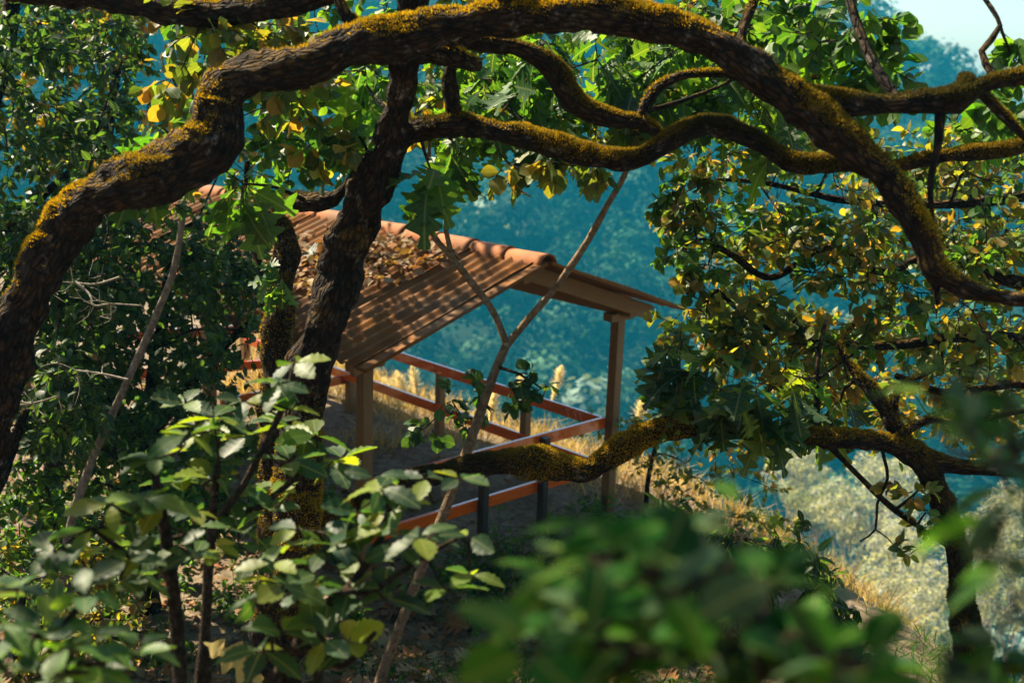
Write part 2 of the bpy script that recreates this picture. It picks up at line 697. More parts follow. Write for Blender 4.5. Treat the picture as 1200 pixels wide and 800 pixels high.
# ------------------------------------------------------------------ plants
class Plant:
    def __init__(s, seed):
        s.w, s.tw, s.l = Wood(), Wood(), Leaves()
        s.sk, s.moss = [], []
        s.r = np.random.default_rng(seed)

    scale = 1.0

    def limb(s, spec, seg=14, lump=.22, to_ground=False, moss=True, step=.05, twig=False):
        """spec: (px, py, depth, radius in px)"""
        pts = np.array([P(a, b, d) for a, b, d, _ in spec])
        rad = np.array([q * s.scale / FPX * d for _, _, d, q in spec])
        if to_ground:
            g = gz(pts[0][0], pts[0][1])
            if pts[0][2] > g - .1:
                low = pts[0].copy()
                low[2] = g - .25
                low[:2] += (pts[0] - pts[1])[:2] * .3
                mid = (low + pts[0]) / 2
                pts = np.vstack([low, mid, pts])
                rad = np.concatenate([[rad[0] * 1.45, rad[0] * 1.12], rad])
        pp, rr = catmull(pts, rad, step)
        if lump > .28:
            j = np.stack([K1(pp), K2(pp), K3(pp)], -1)
            pp = pp + j * rr[:, None] * .42
        v, f, g = tube(pp, rr, seg, lump)
        (s.tw if twig else s.w).add(v, f, g)
        s.sk.append(np.hstack([pp, rr[:, None]]))
        if moss:
            s.moss.append((v, f))
        return pp, rr

    def path(s, pts, rad, seg=5, twig=True, sk=True, step=.08):
        pp, rr = catmull(pts, rad, step)
        v, f, g = tube(pp, rr, seg, 0)
        (s.tw if twig else s.w).add(v, f, g)
        if sk:
            s.sk.append(np.hstack([pp, rr[:, None]]))

    def nearest(s, p):
        a = np.vstack(s.sk)
        i = np.argmin(((a[:, :3] - p) ** 2).sum(1))
        return a[i, :3], a[i, 3]

    def twig(s, start, d, length, nleaf, shape, size, pal, rad=.004, droop=.15, ang=55, upn=.7, jit=.25):
        r = s.r
        n = 5
        d = norm(d)
        pts = [np.asarray(start, float)]
        for i in range(n):
            d = norm(d + r.normal(size=3) * .18 + np.array([0, 0, -droop / n * 1.5]))
            pts.append(pts[-1] + d * length / n)
        pts = np.array(pts)
        rads = np.linspace(rad, rad * .4, n + 1)
        v, f, g = tube(pts, rads, 4, 0)
        s.tw.add(v, f, g)
        t = np.linspace(.25, 1, nleaf) * n
        i = np.minimum(t.astype(int), n - 1)
        fr = (t - i)[:, None]
        pos = pts[i] * (1 - fr) + pts[i + 1] * fr
        tg = norm(pts[i + 1] - pts[i])
        side = norm(np.cross(tg, r.normal(size=(nleaf, 3))))
        a = np.radians(r.normal(ang, 18, nleaf))[:, None]
        ld = tg * np.cos(a) + side * np.sin(a) + np.array([0, 0, -.25 * droop * 3])
        nrm = np.array([0, 0, upn]) + r.normal(size=(nleaf, 3)) * .45
        sz = size * r.uniform(1 - jit, 1 + jit, nleaf)
        s.l.add(shape, pos, ld, nrm, sz, tints(pal, nleaf, r), r)

    def cluster(s, c, rad, ntw, nleaf, shape, size, pal, connect=True, tl=None, flat=.7, cr=.012, **kw):
        """twigs with leaves round a centre, tied back to the nearest limb"""
        r = s.r
        c = np.asarray(c, float)
        if connect and s.sk:
            q, qr = s.nearest(c)
            L = np.linalg.norm(c - q)
            if L > .05:
                k = max(2, int(L / .35) + 1)
                t = np.linspace(0, 1, k + 1)[:, None]
                pts = q + (c - q) * t
                pts[1:-1] += r.normal(size=(k - 1, 3)) * .07 * min(L, 1.2)
                r0 = min(qr * .7, cr + .006 * L)
                s.path(pts, np.linspace(r0, .005, k + 1), 5)
        for i in range(ntw):
            d = norm(r.normal(size=3) * np.array([1, 1, flat]))
            st = c + d * rad * r.uniform(0, .45)
            s.twig(st, d + r.normal(size=3) * .3, (tl or rad) * r.uniform(.5, 1.1), nleaf, shape, size, pal, **kw)

    def build(s, name, label, cat, base, bark='bark', twig='twig', group=None, singles=300, moss_n=0, mats=('leaf', 'leaf_o'), trunk='trunk', minpx=10):
        root = empty(name, base, label, cat, group)
        if s.w.v:
            child(trunk, s.w.mesh(trunk, M[bark]), root)
        if s.tw.v:
            child('twigs', s.tw.mesh('twigs', M[twig]), root)['kind'] = 'stuff'
        if s.l.items:
            place_leaves(root, s.l, singles, mats=mats, minpx=minpx)
        if moss_n:
            o = child('moss', moss_tufts(s.moss, moss_n, s.r), root)
            o['kind'] = 'stuff'
        return root


def moss_tufts(parts, n, r):
    V = []
    for v, f in parts:
        a, b, c = v[f[:, 0]], v[f[:, 1]], v[f[:, 2]]
        nn = np.cross(b - a, c - a)
        ar = np.linalg.norm(nn, axis=1)
        V.append((a, b, c, norm(nn), ar))
    a, b, c, nn, ar = [np.concatenate([x[i] for x in V]) for i in range(5)]
    cen = (a + b + c) / 3
    k = G2(cen * 1.5) + .6 * L1(cen)
    wgt = ar * np.clip(nn[:, 2] * 1.1 + k * 1.4 - .18, 0, 1) ** 1.5
    i = r.choice(len(ar), n, p=wgt / wgt.sum())
    u = r.random((n, 2))
    su = np.sqrt(u[:, :1])
    p = a[i] * (1 - su) + b[i] * su * (1 - u[:, 1:]) + c[i] * su * u[:, 1:]
    d = norm(nn[i] + r.normal(size=(n, 3)) * .5)
    L = r.uniform(.006, .019, (n, 1))
    sd = norm(np.cross(d, r.normal(size=(n, 3)))) * L * .22
    v = np.stack([p - sd - nn[i] * .004, p + sd - nn[i] * .004, p + d * L], 1).reshape(-1, 3)
    f = np.arange(n * 3).reshape(-1, 3)
    base = np.array([(.42, .25, .010), (.50, .31, .010), (.28, .20, .010), (.15, .14, .014)])
    t = base[r.integers(0, 4, n)] * r.uniform(.6, 1.2, (n, 1))
    dk = np.clip(.62 + 1.1 * G2(p * 2.2) + .5 * G3(p * 1.7), 0, 1)[:, None]
    t = t * dk + np.array([.045, .040, .012]) * (1 - dk)
    return mesh_np('moss', v, f, tint=np.repeat(t, 3, 0), mats=(M['moss'],))


# ------------------------------------------------------------------ ground and hills
TH = 0.7969
VD = np.array([math.sin(TH), math.cos(TH)])        # across the ridge, away from the camera
UD = np.array([math.cos(TH), -math.sin(TH)])       # along the ridge, towards the camera
RP = np.array([1.1401, 13.1151])                   # right front post
WID = 3.4231
LP = RP - WID * VD


def sstep(x, a, b):
    t = np.clip((x - a) / (b - a), 0, 1)
    return t * t * (3 - 2 * t)


def gz(x, y):
    x, y = np.asarray(x, float), np.asarray(y, float)
    t = (x - RP[0]) * VD[0] + (y - RP[1]) * VD[1]
    t2 = t + np.maximum(0, x - 2.0) * .75
    near = 3.5 * np.clip((9.8 - y) / 9.8, 0, 1.6) ** 1.15
    drop = np.maximum(0, t2 - .8)
    d = -np.where(drop < 2, drop * drop * .16, .64 + (drop - 2) * .56)
    d = np.maximum(d, -100)
    # the path side rises a little to the left
    left = .35 * sstep(-x, 2.5, 8) + .12 * np.maximum(0, -x - 8) * sstep(-t, -1, 2)
    p = np.stack([x, y, 0 * x], -1)
    pav = sstep(np.abs((p[..., :2] - (RP - .5 * WID * VD - 2.5 * UD)) @ VD), 1.2, 2.6)
    bumpz = .05 * G2(p) * (.25 + .75 * pav) + .10 * G1(p) * pav
    return near * 1.0 + d + left + bumpz * (1 + np.clip(drop, 0, 30) * .4)


def grid_sheet(name, xs, ys, fn, m):
    X, Y = np.meshgrid(xs, ys)
    Z = fn(X, Y)
    v = np.stack([X, Y, Z], -1).reshape(-1, 3)
    nx = len(xs)
    i = np.arange(len(ys) - 1)[:, None] * nx + np.arange(nx - 1)[None]
    f = np.stack([i, i + 1, i + 1 + nx, i + nx], -1).reshape(-1, 4)
    o = link(name, mesh_np(name, v, f, smooth=True, mats=(m,)))
    tag(o, kind='structure')
    return o


def spaced(lim, fine, a, b):
    c = [0.0]
    s = fine
    core = np.arange(a, b + 1e-6, fine)
    hi, lo = [b], [a]
    while hi[-1] < lim[1]:
        s *= 1.12
        hi.append(hi[-1] + s)
    s = fine
    while lo[-1] > lim[0]:
        s *= 1.12
        lo.append(lo[-1] - s)
    return np.concatenate([lo[1:][::-1], core, hi[1:]])


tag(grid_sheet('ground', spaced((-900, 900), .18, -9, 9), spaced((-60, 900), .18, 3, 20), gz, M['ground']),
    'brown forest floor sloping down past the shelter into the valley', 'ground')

HN = Lump(21, .022, 14)
HN2 = Lump(22, .007, 8)


def hz(x, y):
    base = -112 + (y - 170) * .55
    crest = 62 - 94 * sstep(x, 50, 190) + 30 * sstep(-x, 100, 400)
    p = np.stack([x, y, 0 * x], -1)
    z = base + HN(p) * 14 + HN2(p) * 22 * sstep(y, 180, 330)
    z = np.minimum(z, crest + HN(p) * 8 - np.maximum(0, y - 560) * .02)
    return z


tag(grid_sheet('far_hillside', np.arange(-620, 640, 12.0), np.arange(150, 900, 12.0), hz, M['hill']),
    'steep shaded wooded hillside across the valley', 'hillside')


def forest():
    r = np.random.default_rng(33)
    V, F, T, off = [], [], [], 0
    n = 3400
    x = r.uniform(-1, 1, n * 2)
    y = r.uniform(165, 640, n * 2)
    x = x * (y * .46 + 25)
    h = r.uniform(7, 17, len(x)) * np.where(r.random(len(x)) < .12, 1.35, 1)
    x, y, h = x[:n], y[:n], h[:n]
    z = hz(x, y)
    k = 150
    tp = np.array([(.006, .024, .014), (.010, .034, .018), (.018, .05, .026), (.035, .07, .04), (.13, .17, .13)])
    ti = r.choice(5, n, p=[.3, .32, .24, .10, .04])
    for i0 in range(0, n, 400):
        s = slice(i0, i0 + 400)
        m = len(x[s])
        d = norm(r.normal(size=(m, k, 3)))
        d[..., 2] = np.where(d[..., 2] < -.35, -d[..., 2], d[..., 2])
        lob_ = 1 + .35 * np.sin(d @ r.normal(size=(3, 5)) * 3 + r.uniform(0, 6, 5)).mean(-1)
        rr = r.uniform(.62, 1.05, (m, k)) * lob_
        hh = h[s][:, None, None]
        c = np.stack([x[s], y[s], z[s] + h[s] * .62], -1)[:, None] + d * rr[..., None] * hh * np.array([.42, .42, .45])
        nn = norm(d + r.normal(size=d.shape) * .22)
        a = norm(np.cross(nn, r.normal(size=d.shape)))
        b = np.cross(nn, a)
        sz = hh * r.uniform(.024, .052, (m, k, 1))
        q = np.stack([c - a * sz - b * sz * .6, c + a * sz - b * sz * .7, c + a * sz * .8 + b * sz, c - a * sz * .7 + b * sz * .8], 2)
        V.append(q.reshape(-1, 3))
        nf = m * k
        F.append(np.arange(nf * 4).reshape(-1, 4) + off)
        off += nf * 4
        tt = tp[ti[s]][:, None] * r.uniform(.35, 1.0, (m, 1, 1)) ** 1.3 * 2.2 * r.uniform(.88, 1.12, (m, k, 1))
        T.append(np.repeat(tt.reshape(-1, 3), 4, 0))
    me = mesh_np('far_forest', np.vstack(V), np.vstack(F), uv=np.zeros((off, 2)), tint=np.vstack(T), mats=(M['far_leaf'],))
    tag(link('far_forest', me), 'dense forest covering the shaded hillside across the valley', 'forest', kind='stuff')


forest()


# ------------------------------------------------------------------ boxes
def box_mesh(name, sx, sy, sz, m, bev=.006):
    """a box with chamfered long edges (along x), centred"""
    hx, hy, hz_ = sx / 2, sy / 2, sz / 2
    b = min(bev, hy * .4, hz_ * .4)
    sec = [(-hy + b, -hz_), (hy - b, -hz_), (hy, -hz_ + b), (hy, hz_ - b), (hy - b, hz_), (-hy + b, hz_), (-hy, hz_ - b), (-hy, -hz_ + b)]
    v = [(x, y, z) for x in (-hx, hx) for y, z in sec]
    f = [(i, (i + 1) % 8, 8 + (i + 1) % 8, 8 + i) for i in range(8)]
    me = bpy.data.meshes.new(name)
    me.from_pydata(v, [], f + [tuple(range(7, -1, -1)), tuple(range(8, 16))])
    me.materials.append(m)
    return me


def beam(name, a, b, wy, wz, m, parent, up=(0, 0, 1)):
    """a timber from a to b (world), parented to a thing"""
    a, b = Vector([float(x) for x in a]), Vector([float(x) for x in b])
    d = (b - a)
    L = d.length
    x = d.normalized()
    z = Vector(up) - x * Vector(up).dot(x)
    if z.length < 1e-3:
        z = Vector((float(UD[0]), float(UD[1]), 0))
        z = z - x * z.dot(x)
    z.normalize()
    y = z.cross(x)
    o = link(name, box_mesh(name, L, wy, wz, m), parent)
    mw = Matrix((x, y, z)).transposed().to_4x4()
    mw.translation = (a + b) / 2
    if parent is not None:
        o.matrix_parent_inverse = Matrix.Translation(parent.location).inverted()
    o.matrix_basis = mw
    return o


def W3(p2, z):
    return np.array([p2[0], p2[1], z])


# ------------------------------------------------------------------ pavilion
H, RISE, OH = 2.3, .57, .49
MID = (RP + LP) / 2
RLEN = 8.2
pav = empty('pavilion', W3(MID - 2 * UD, 0), 'open timber shelter with rust brown corrugated roof above the valley', 'pavilion')
EAVE = .46                 # overhang past the posts
half = WID / 2
slope = RISE / half


def roofpt(s, c, dz=0):
    """s: distance back along the ridge from the gable edge, c: signed distance across (+ is the valley side)"""
    q = MID + UD * (OH - s) + VD * c
    return W3(q, H + .78 - abs(c) * slope + dz)


for k, (back, cc) in enumerate([(0, half), (0, -half), (4.8, half), (2.7, -half), (5.4, -half), (7.5, half), (7.5, -half)]):
    q = MID - UD * back + VD * cc
    beam('post', W3(q, float(gz(q[0], q[1])) - .2), W3(q, H - .02), .115, .115, M['post'], pav, up=W3(VD, 0))
for sgn in (1, -1):
    beam('plate_beam', W3(MID + VD * half * sgn + UD * .22, H + .055), W3(MID + VD * half * sgn - UD * 7.6, H + .055), .12, .17, M['timber'], pav)
    for back in ((0, 4.8) if sgn > 0 else (0, 2.7, 5.4)):
        q = MID - UD * back + VD * half * sgn
        beam('post_cap', W3(q - VD * .17, H - .075 + .02), W3(q + VD * .17, H - .075 + .02), .13, .09, M['timber'], pav)
    for c in (half * .5,):
        beam('purlin', roofpt(.28, c * sgn, -.12), roofpt(RLEN - .1, c * sgn, -.12), .07, .09, M['timber'], pav)
    for back in (.30, 3.2, 5.9, 7.8):
        beam('rafter', roofpt(back, .04 * sgn, -.13), roofpt(back, (half + .30) * sgn, -.13), .07, .16, M['timber'], pav)
beam('ridge_beam', roofpt(.2, 0, -.18), roofpt(RLEN - .1, 0, -.18), .08, .14, M['timber'], pav)


def sheet_mesh():
    """corrugated roof sheet: x along the ridge, y down the slope"""
    wdt, pit, am, ln = .92, .153, .022, half + EAVE
    nx, ny = 61, 7
    xs = np.linspace(0, wdt, nx)
    ys = np.linspace(.0, math.hypot(ln, ln * slope), ny)
    X, Y = np.meshgrid(xs, ys)
    Z = am * (np.abs(np.cos(np.pi * X / pit)) ** 2.6 * 2 - 1) + .006 * np.sin(Y * 3 + X * 4)
    v = np.stack([X, Y, Z], -1).reshape(-1, 3)
    i = np.arange(ny - 1)[:, None] * nx + np.arange(nx - 1)[None]
    f = np.stack([i, i + 1, i + 1 + nx, i + nx], -1).reshape(-1, 4)
    return mesh_np('roof_sheet', v, f, smooth=True, mats=(M['sheet'],))


SHEET = sheet_mesh()
ns = int(RLEN / .9)
for sgn in (-1, 1):
    for k in range(ns):
        a = roofpt(.02 + k * .9, .0)
        dn = norm(roofpt(0, 1.0 * sgn) - roofpt(0, 0))
        ax = -W3(UD, 0)
        if sgn == 1:
            a = roofpt(.02 + k * .9 + .92, 0)
            ax = W3(UD, 0)
        zz = np.cross(ax, dn)
        lift = .004 * (k % 2) + .012
        mw = np.eye(4)
        mw[:3, 0], mw[:3, 1], mw[:3, 2], mw[:3, 3] = ax, dn, zz * (1 if zz[2] > 0 else -1), a + np.array([0, 0, lift]) + dn * random.uniform(-.03, .02)
        o = link('roof_sheet', SHEET, pav)
        o.matrix_parent_inverse = Matrix.Translation(pav.location).inverted()
        o.matrix_basis = Matrix(mw.tolist())
        sm = o.modifiers.new('thick', 'SOLIDIFY')
        sm.thickness = .008
    # flat edge strip at the gable
    beam('barge_board', roofpt(-.03, .03 * sgn, .0), roofpt(-.03, (half + EAVE - .02) * sgn, .0), .15, .035, M['sheet'], pav, up=(0, 0, 1))


def half_tube(r0, r1, L, th=.014, n=12):
    v, f = [], []
    for x, rr in ((0, r0), (L * .9, r1), (L, r1 * 1.04)):
        for i in range(n + 1):
            a = math.pi * (i / n) * 1.08 - .04 * math.pi
            v.append((x, math.cos(a) * rr, math.sin(a) * rr))
    m = n + 1
    for k in range(2):
        for i in range(n):
            f.append((k * m + i, k * m + i + 1, (k + 1) * m + i + 1, (k + 1) * m + i))
    return mesh_np('ridge_tile', v, f, smooth=True, mats=(M['ridge'],))


RT = half_tube(.105, .118, .62)
for k in range(int(RLEN / .52)):
    o = link('ridge_tile', RT, pav)
    a = roofpt(.62 + k * .52 - .08, 0, -.05 + .006 * random.random())
    ax = W3(UD, 0)
    ax = norm(ax + np.array([0, 0, .012 + random.uniform(-.008, .008)]))
    yy = norm(np.cross([0, 0, 1.0], ax))
    mw = np.eye(4)
    mw[:3, 0], mw[:3, 1], mw[:3, 2], mw[:3, 3] = ax, yy, np.cross(ax, yy), a
    o.matrix_parent_inverse = Matrix.Translation(pav.location).inverted()
    o.matrix_basis = Matrix(mw.tolist())
    sm = o.modifiers.new('thick', 'SOLIDIFY')
    sm.thickness = .016

# ------------------------------------------------------------------ railings
RH, RL = 1.092, .577
RW = .125


def railing(name, a2, b2, posts, label, rails=(RH, RL), m='rail', pm='post', zfun=None, pw=.10, side=0.0):
    base = lambda q: 0.0 if zfun is None else zfun(q)
    root = empty(name, W3(a2, base(a2)), label, 'railing')
    d = norm(b2 - a2)
    out = np.array([-d[1], d[0]]) * side
    rs = []
    for h in rails:
        rs.append(beam('rail', W3(a2 + out, base(a2) + h - RW / 2), W3(b2 + out, base(b2) + h - RW / 2), .045, RW, M[m], root))
    for t in posts:
        q = a2 + (b2 - a2) * t
        g = float(gz(q[0], q[1]))
        beam('post', W3(q, min(g, base(q)) - .2), W3(q, base(q) + rails[0] - .02), pw, pw, M[pm], root, up=W3(d, 0))
    return root, rs


side_a, side_b = RP - UD * .06, RP - UD * 7.4
Lf = 7.34
far_rail, frs = railing('side_railing', side_a, side_b, [1.29 / Lf, 2.84 / Lf, 6.0 / Lf],
                        'orange two rail railing along the valley side of the shelter', side=.075)
front_rail, _ = railing('gable_railing', RP - VD * .06, LP + VD * .06, [.30, .56],
                        'orange two rail railing between the two end posts of the shelter', pm='dark_post', side=-.07, pw=.085)


BOLT = None


def bolts(rails, posts, L, y):
    global BOLT
    if BOLT is None:
        n = 8
        v = [(math.cos(i / n * 6.2832) * .012, yy, math.sin(i / n * 6.2832) * .012) for yy in (0, .008) for i in range(n)]
        f = [(i, (i + 1) % n, n + (i + 1) % n, n + i) for i in range(n)] + [tuple(range(n, 2 * n))]
        BOLT = bpy.data.meshes.new('bolt')
        BOLT.from_pydata(v, [], f)
        BOLT.materials.append(M['dark_post'])
    for rl in rails:
        for t in posts:
            for dz in (-.03, .03):
                o = link('bolt', BOLT, rl)
                o.location = (-L / 2 + t * L, y, dz)


bolts(frs, [1.29 / Lf, 2.84 / Lf, .01], Lf, .0222)


def marks():
    """the ringed H and the scratched strokes on the upper side rail"""
    rail = frs[0]
    L = (Vector(rail.data.vertices[8].co) - Vector(rail.data.vertices[0].co)).length
    # on the face towards the shelter; local x runs from the right post backwards
    V, F = [], []

    def quad(p, q, wd):
        p, q = np.array(p), np.array(q)
        d = norm(q - p)
        n = np.array([-d[1], d[0]]) * wd
        k = len(V)
        V.extend([p - n, q - n, q + n, p + n])
        F.append((k, k + 1, k + 2, k + 3))
    cx, cz, rr = MX, 0.0, .042
    for i in range(18):
        a, b = i / 18 * 6.2832, (i + 1) / 18 * 6.2832
        quad((cx + math.cos(a) * rr, cz + math.sin(a) * rr), (cx + math.cos(b) * rr, cz + math.sin(b) * rr), .005)
    for s in (-.014, .014):
        quad((cx + s, cz - .022), (cx + s, cz + .022), .004)
    quad((cx - .014, cz), (cx + .014, cz), .004)
    for x0 in SCR:
        quad((x0 - .03, .035), (x0 + .03, .035), .004)
        quad((x0 + .03 * SG, .035), (x0 - .02 * SG, -.04), .004)
    yo = -.0245 * MS
    v = [(p[0], yo, p[1]) for p in V]
    me = mesh_np('painted_mark', v, F, mats=(M['white_mark'],))
    o = link('painted_mark', me, rail)
    o['label'] = 'white ringed letter H and scratched strokes'


MX, MS, SG = -Lf / 2 + 1.36, -1, 1
SCR = (-Lf / 2 + .52, -Lf / 2 + .32, -Lf / 2 + .40)
marks()

# railing that closes the far end, and the fence along the path beyond
q0 = RP - UD * 4.8
rear_rail, rrs = railing('cross_railing', q0 - VD * .02, q0 - VD * 2.0, [.97],
                       'single low orange rail running across the shelter behind the dry grass', rails=(.50,), side=-.08)
bolts(rrs, [.03, .97], 1.98, .0222)
fa, fb = P(322, 424, 17.5), P(120, 466, 16.0)
fence_root, _ = railing('path_fence', fa[:2], fb[:2], [0, .5, 1.0], 'orange fence half hidden in the bushes beside the path',
                        zfun=lambda q: float(gz(q[0], q[1])) + .0)

# ------------------------------------------------------------------ the mossy oaks
def line_clusters(pl, spots, **kw):
    for px, py, d, rp in spots:
        a = dict(kw)
        pl.cluster(P(px, py, d), rp / FPX * d, **a)


# the oak whose limb arches over the whole view
A = Plant(101)
A.scale = .86
A.limb([(-95, 780, 6.3, 40), (-45, 620, 6.25, 37), (-8, 490, 6.2, 35), (28, 385, 6.2, 32), (60, 292, 6.1, 29), (100, 240, 6.0, 30), (160, 212, 5.9, 35), (205, 192, 5.88, 34),
        (246, 168, 5.85, 36), (256, 118, 5.85, 28), (280, 90, 5.8, 27), (335, 78, 5.75, 31), (405, 58, 5.7, 27), (460, 46, 5.65, 28), (530, 30, 5.6, 27), (600, 19, 5.55, 26),
        (680, 18, 5.5, 25), (755, 24, 5.5, 22), (815, 42, 5.45, 22), (870, 70, 5.4, 26), (940, 122, 5.4, 24), (1000, 172, 5.35, 21), (1048, 212, 5.35, 21),
        (1080, 265, 5.3, 18), (1096, 318, 5.3, 18), (1125, 340, 5.25, 15), (1165, 349, 5.2, 12), (1240, 352, 5.15, 11)], 30, .34, True, step=.03)
A.limb([(915, 102, 5.4, 14), (985, 122, 5.45, 14), (1060, 120, 5.5, 15), (1118, 118, 5.5, 15), (1146, 104, 5.5, 9), (1195, 92, 5.5, 11), (1260, 84, 5.5, 10)], 12, .35)
A.limb([(-140, -60, 6.6, 24), (20, -22, 6.5, 22), (120, -4, 6.4, 20), (210, 8, 6.3, 20), (300, 10, 6.2, 18), (372, -6, 6.1, 15), (440, -40, 6.0, 12)], 18, .36, step=.03)
A.limb([(868, 70, 5.4, 10), (870, 35, 5.45, 8), (882, 5, 5.5, 7), (900, -50, 5.55, 6)], 9, .2)
A.limb([(1096, 318, 5.3, 12), (1098, 340, 5.3, 7), (1099, 358, 5.3, 4)], 8, .3)
A.limb([(1118, 118, 5.5, 10), (1128, 104, 5.52, 13), (1130, 92, 5.54, 10)], 9, .4)
A.limb([(1146, 105, 5.5, 8), (1170, 130, 5.55, 6), (1200, 160, 5.6, 6), (1240, 200, 5.7, 5)], 8, .25)
A.limb([(1100, 120, 5.5, 6), (1098, 170, 5.45, 5), (1090, 215, 5.4, 4), (1094, 262, 5.35, 3)], 6, .3, moss=False)
A.limb([(1165, 90, 5.55, 6), (1150, 60, 5.6, 5), (1172, 30, 5.6, 4), (1140, -20, 5.7, 4)], 7, .25, moss=False)
A.limb([(1050, 118, 5.5, 8), (1020, 70, 5.6, 7), (1000, 20, 5.7, 6), (985, -40, 5.8, 5)], 8, .3, moss=False)
A.limb([(1010, 165, 5.5, 6), (1060, 250, 5.9, 5), (1075, 290, 6.2, 3)], 6, .3, moss=False)
# leaves of the arching oak: round, dark, at the upper right and a few at the top left
line_clusters(A, [(1000, 30, 5.9, 50), (1020, 90, 6.2, 45), (960, 50, 6.1, 60), (1190, 75, 5.9, 30), (940, 20, 6.3, 55),
                  (1170, 120, 6.3, 40), (1120, 150, 6.6, 50), (1030, 85, 6.0, 34), (900, 40, 6.6, 60), (930, 80, 6.9, 50), (980, 70, 6.9, 55), (1010, 110, 7.0, 40), (860, 20, 6.8, 50), (820, 10, 6.8, 45), (960, 10, 6.9, 50)],
              ntw=9, nleaf=8, shape='round', size=.085, pal='green', droop=.25)
line_clusters(A, [(230, 40, 6.3, 55), (300, 30, 6.4, 50), (345, 110, 6.4, 45), (200, 90, 6.6, 45), (380, 170, 6.5, 38), (250, 20, 6.5, 55), (350, 50, 6.5, 40)],
              ntw=8, nleaf=7, shape='round', size=.095, pal='oak', droop=.35)
# unseen limbs and leaf clusters added overhead and at the left to shade the foreground
A.path(np.array([P(600, 10, 5.55), [-.6, 4.6, 7.0], [-1.2, 3.6, 7.4], [-1.6, 2.6, 7.6]]), [.06, .05, .035, .02], 7, twig=False)
A.path(np.array([P(0, 500, 6.2), [-3.4, 6.2, 5.0], [-3.7, 6.0, 6.6]]), [.06, .045, .02], 7, twig=False)
for i in range(4):
    A.cluster(np.array([A.r.uniform(-4.4, -3.2), A.r.uniform(5.0, 6.4), A.r.uniform(6.5, 7.6)]), .40, 6, 7, 'round', .12, 'green')
for i in range(46):
    A.cluster(np.array([A.r.uniform(-2.9, .2), A.r.uniform(1.5, 4.0), A.r.uniform(6.9, 8.2)]), .42, 7, 7, 'round', .12, 'green')
A.build('arching_oak_tree', 'mossy oak with thick limb arching from the left edge over the whole shelter', 'tree', P(-75, 780, 6.3) * [1, 1, 0] + [0, 0, 1.0],
        moss_n=120000)

# the oak in the middle with the forked mossy limb
B = Plant(202)
B.scale = .82
B.limb([(332, 720, 6.9, 33), (342, 610, 6.9, 31), (350, 510, 6.85, 30), (372, 405, 6.8, 32), (402, 325, 6.75, 31), (428, 245, 6.65, 29), (452, 185, 6.5, 27), (466, 125, 6.3, 21),
        (474, 75, 6.1, 20), (480, 25, 5.95, 22), (483, -30, 5.9, 20), (486, -120, 5.9, 18)], 28, .32, True, step=.03)
B.limb([(450, 182, 6.5, 20), (480, 160, 6.45, 17), (535, 146, 6.4, 17), (600, 160, 6.35, 15), (680, 179, 6.3, 14), (742, 186, 6.25, 15), (785, 165, 6.2, 14), (828, 150, 6.2, 14),
        (880, 168, 6.15, 14), (930, 192, 6.1, 14), (985, 190, 6.1, 11), (1040, 196, 6.1, 9), (1075, 188, 6.1, 11), (1130, 180, 6.1, 12), (1210, 172, 6.1, 10), (1270, 150, 6.1, 9)], 20, .36, step=.03)
B.limb([(485, 50, 6.0, 18), (540, 52, 6.05, 16), (600, 58, 6.1, 15), (645, 78, 6.15, 15), (672, 115, 6.2, 15), (715, 134, 6.2, 13), (756, 144, 6.2, 13), (772, 158, 6.22, 10), (768, 176, 6.23, 9)], 13, .3)
B.limb([(750, 142, 6.2, 8), (762, 112, 6.2, 8), (795, 90, 6.2, 6.5), (850, 87, 6.2, 6), (900, 100, 6.3, 4), (960, 90, 6.4, 3)], 8, .2)
B.limb([(760, 130, 6.2, 4), (800, 118, 6.3, 3.5), (850, 98, 6.5, 3), (900, 70, 6.7, 2)], 6, .2, moss=False)
B.limb([(490, 62, 5.9, 17), (530, 62, 5.8, 16), (558, 72, 5.75, 12), (563, 80, 5.75, 5)], 12, .35)
B.limb([(536, 148, 6.4, 13), (531, 118, 6.38, 11), (528, 92, 6.35, 9), (532, 60, 6.3, 7)], 10, .4)
B.limb([(446, 165, 6.5, 8), (424, 198, 6.6, 8), (400, 228, 6.7, 9), (385, 236, 6.75, 14), (345, 236, 6.85, 14), (330, 240, 6.9, 9)], 12, .3)
B.limb([(408, 20, 5.9, 10), (425, 40, 5.9, 14), (450, 50, 5.9, 16)], 10, .3)
B.limb([(408, 22, 5.9, 8), (395, -5, 5.9, 8), (390, -40, 5.9, 7)], 8, .3)
# big lobed leaves hanging below the limbs
line_clusters(B, [(415, 150, 6.7, 30), (540, 175, 6.9, 26), (430, 100, 6.5, 30), (505, 200, 6.5, 18), (285, 215, 6.3, 26), (190, 150, 6.0, 34), (165, 190, 6.2, 22)],
              ntw=3, nleaf=3, shape='lobed', size=.29, pal='green', droop=1.1, jit=.2)
line_clusters(B, [(620, 90, 6.8, 45), (600, 130, 6.9, 45), (700, 70, 6.8, 50), (740, 100, 7.0, 45), (790, 60, 6.9, 45), (820, 110, 6.9, 45), (660, 130, 7.1, 40),
                  (570, 100, 7.0, 40), (880, 120, 6.9, 50), (850, 40, 7.0, 50), (770, 120, 6.9, 35), (900, 150, 7.0, 40), (720, 110, 7.1, 45), (640, 50, 7.1, 40)],
              ntw=4, nleaf=4, shape='lobed', size=.21, pal='green', droop=.8, jit=.3)
rb = np.random.default_rng(88)
line_clusters(B, [(rb.uniform(520, 930), rb.uniform(20, 150), rb.uniform(7.0, 8.4), rb.uniform(30, 46)) for i in range(40)],
              ntw=6, nleaf=6, shape='lobed', size=.135, pal='green', droop=.7, jit=.3)
